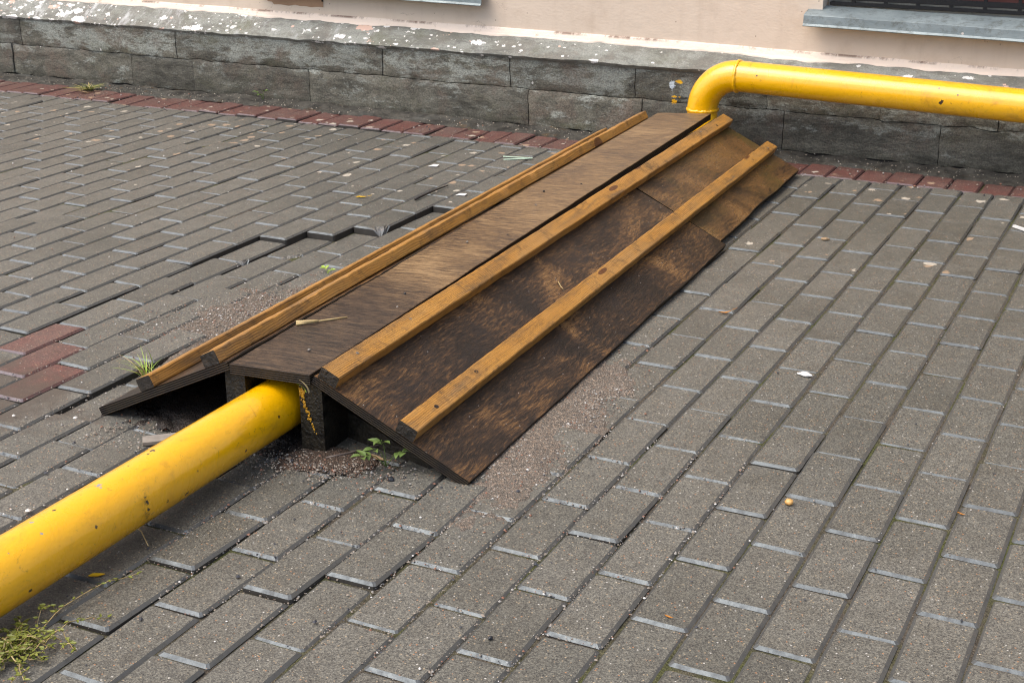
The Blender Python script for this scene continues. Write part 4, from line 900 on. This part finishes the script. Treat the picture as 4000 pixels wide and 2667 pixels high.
# trailing chickweed mat at the near left corner
def mat_weed():
    r = random.Random(31); E = empty('trailing_weed', G3(-.398, -2.815)); tag(E, 'trailing yellow green weed spreading by the pipe at the near corner', 'weed')
    V, F = [], []; LV, LF = [], []
    def stalk(p, a, L, n, z0, gs=.28):
        q = Vector(p); pts = [q.copy()]
        for i in range(n):
            a += r.gauss(0, gs); q = q + Vector((math.cos(a), math.sin(a), 0)) * L / n; q.z = max(.003, z0 * math.sin(math.pi * (i + 1) / n) + .004 + .006 * r.random()); pts.append(q.copy())
        return pts
    S_ = [stalk((r.gauss(0, .025), r.gauss(0, .02), .004), r.uniform(0, 6.28), r.uniform(.026, .062), 7, r.uniform(.005, .022)) for _ in range(60)]
    S_.append(stalk((.0, .03, .005), 1.62, .24, 12, .02, .07)); S_.append(stalk((.03, .02, .005), 1.2, .12, 9, .02, .1)); S_.append(stalk((.03, -.03, .005), -.5, .15, 9, .01))
    for s in S_:
        twr = .0009
        for p, q in zip(s, s[1:]):
            d = (q - p); n1 = d.orthogonal().normalized() * twr; n2 = d.cross(n1).normalized() * twr; b = len(V)
            for k, c in ((0, p), (1, q)):
                V.extend([tuple(c + n1), tuple(c - n1 * .5 + n2 * .87), tuple(c - n1 * .5 - n2 * .87)])
            for k in range(3): j = (k + 1) % 3; F.append((b + k, b + j, b + 3 + j, b + 3 + k))
            for _ in range(2):
                if r.random() < .8:
                    a = r.uniform(0, 6.28); L = r.uniform(.006, .013); v, f = leaf_mesh(L, L * .42, .2, r.random() * 9, 4); mm = Matrix.Translation(q) @ Matrix.Rotation(a, 4, 'Z') @ Matrix.Rotation(r.uniform(-.6, .6), 4, 'X') @ Matrix.Translation((L * .5, 0, 0)); b2 = len(LV)
                    LV.extend(tuple(mm @ Vector(t)) for t in v); LF.extend(tuple(i + b2 for i in g) for g in f)
    obj('stems', mesh('stems', V, F), M['straw'], E); obj('leaves', mesh('leaves', LV, LF, None, 180), M['grass'], E)
mat_weed()

# ------------------------------------------------------------------ drifts of sand and grit, dark floor painting the under-ramp shade
def mound(name, cx, cy, rx, ry, hgt, mat, ang=0.0, base=0.0, nx=90, ny=90, seed=0, ragged=0.5, sk=None):
    ca, sa = math.cos(ang), math.sin(ang); V, F = [], []
    for j in range(ny + 1):
        for i in range(nx + 1):
            u, v = 2.6 * i / nx - 1.3, 2.6 * j / ny - 1.3; X = cx + ca * u * rx - sa * v * ry; Y = cy + sa * u * rx + ca * v * ry
            d = math.hypot(u, v) + ragged * nz(X * 7, Y * 7, seed) + 0.35 * nz(X * 25, Y * 25, seed) + 0.25 * nz(X * 70, Y * 70, seed)
            gb = ground_h(X, Y) - (sk(X, Y) if sk else 0); z = gb + base + (hgt * (1 - d) if d < 1 else -0.03 * (d - 1)) + 0.0012 * nz(X * 60, Y * 60, seed) + 0.002 * nz(X * 16, Y * 16, 3)
            V.append((X, Y, min(z, gb + base + hgt * .8)))
    for j in range(ny):
        for i in range(nx):
            a = j * (nx + 1) + i; F.append((a, a + 1, a + nx + 2, a + nx + 1))
    return tag(obj(name, mesh(name, V, F, None, 180), mat), kind='stuff')
skf = lambda X, Y: sink(math.ceil(X / W_), -Y / L_ + .3)
mound('sand_shade_drift', -1.06, -1.36, .36, .16, .008, M['sand'], rad(72), -.0008, seed=1, sk=lambda X, Y: 0.0115, ragged=0.8)
mound('sand_shade_drift', .0, -1.66, .42, .080, .0045, M['sand'], rad(92), .0004, seed=2, ragged=0.7)
mound('sand_shade_drift', -.34, -2.0, .13, .045, .006, M['soilsand'], rad(12), 0.0, seed=3, ragged=.8)
mound('sand_shade_drift', -.69, -1.84, .20, .14, .006, M['dirt_shade'], rad(0), 0.002, seed=4, ragged=.3)  # dark floor sheet, paints the shade inside the left opening
mound('sand_shade_drift', -.53, -.50, 1.22, .25, .006, M['dirt_shade'], rad(92), 0.0, seed=7, ragged=.2)  # dark floor sheet along the pipe, shade under the ramp put into its colour
def grit(name, spots, label, seed):
    r = random.Random(seed); V, F, T = [], [], []
    ico = [(0, 0, 1), (.9, 0, .1), (.28, .85, .0), (-.72, .53, .1), (-.72, -.53, 0), (.28, -.85, .1), (0, 0, -.7)]
    icf = [(0, 1, 2), (0, 2, 3), (0, 3, 4), (0, 4, 5), (0, 5, 1), (6, 2, 1), (6, 3, 2), (6, 4, 3), (6, 5, 4), (6, 1, 5)]
    for fn, n, smin, smax, dz, *tr in spots:
        for _ in range(n):
            x, y = fn(r); s = smin + (smax - smin) * r.random() ** 2.5; b = len(V); a = r.uniform(0, 6.28); ca, sa = math.cos(a), math.sin(a); t = r.uniform(*tr[0]) if tr else r.random()
            z = (dz(x, y) if dz else zg(x, y)) + s * .35; fx, fy, fz_ = r.uniform(.7, 1.3), r.uniform(.6, 1.1), r.uniform(.5, .9)
            for (p, q, w) in ico: p, q = p * fx * s, q * fy * s; V.append((x + ca * p - sa * q, y + sa * p + ca * q, z + w * s * fz_)); T.append((t, 0, 0))
            F += [tuple(i + b for i in f) for f in icf]
    me = mesh(name, V, F); a = me.attributes.new('tint', 'FLOAT_VECTOR', 'POINT'); a.data.foreach_set('vector', [q for t in T for q in t])
    return tag(obj(name, me, M['grit']), kind='stuff')
def gauss(cx, cy, sx, sy, ang=0):
    ca, sa = math.cos(ang), math.sin(ang)
    def f(r): u, v = r.gauss(0, sx), r.gauss(0, sy); return cx + ca * u - sa * v, cy + sa * u + ca * v
    return f
def uni(x0, x1, y0, y1): return lambda r: (r.uniform(x0, x1), r.uniform(y0, y1))
def joints(x0, x1, y0, y1):          # grit caught in the joints
    def f(r):
        c = r.randint(int(x0 / W_), int(x1 / W_))
        if r.random() < .72: return c * W_ + r.gauss(0, .003), r.uniform(y0, y1)
        s = round(-r.uniform(y0, y1) / L_) + (.5 if c % 2 else 0); s -= drift(c, s); return (c - r.random()) * W_, -s * L_ + r.gauss(0, .004)
    return f
def jz(x, y): return ground_h(x, y) - .001 - sink(math.ceil(x / W_), -y / L_ + .3)
sandz = lambda x, y: ground_h(x, y) - .0045
grit('loose_grit', [(uni(-1.5, -.5, -2.7, -1.9), 34, .0030, .0065, None, (.966, 1)), (uni(-.5, 1.2, -2.9, -.4), 22, .0022, .0048, None, (.966, 1)), (uni(-3.2, -1.1, -1.6, .7), 40, .0022, .0055, None, (.966, 1)), (uni(-1.0, .3, -2.9, -1.5), 60, .003, .0055, None, (.69, .75)), (uni(-.3, 1.2, -2.9, -1), 50, .0022, .0038, None, (.69, .75)),
     (gauss(-1.08, -1.30, .20, .075, rad(72)), 2600, .0010, .0035, sandz), (gauss(-1.02, -1.42, .26, .13, rad(72)), 1500, .001, .0042, sandz),
                    (gauss(.005, -1.66, .20, .035, rad(92)), 2400, .0010, .0034, None), (gauss(.01, -1.6, .25, .06, rad(92)), 600, .001, .004, None),
                    (gauss(-.35, -2.04, .10, .035, rad(12)), 1200, .0011, .0038, lambda x, y: ground_h(x, y) + .003, (0, .86)), (gauss(-.76, -2.07, .12, .05, 0), 520, .0012, .0050, None, (0, .95)),
                    (joints(-.5, .45, -2.6, -1.6), 2600, .001, .0036, jz), (joints(-1.3, -.5, -2.5, -1.7), 900, .001, .0036, jz), (joints(.2, 1.2, -2.8, -.6), 260, .001, .0034, jz),
                    (uni(-.6, 1.2, -3.0, -1.0), 170, .001, .003, None), (uni(-2.2, -.8, -2.3, .0), 260, .001, .004, None), (uni(-3.6, .9, .72, 1.05), 900, .0012, .006, lambda x, y: .012 if y > .95 else zg(x, y))], '', 17)
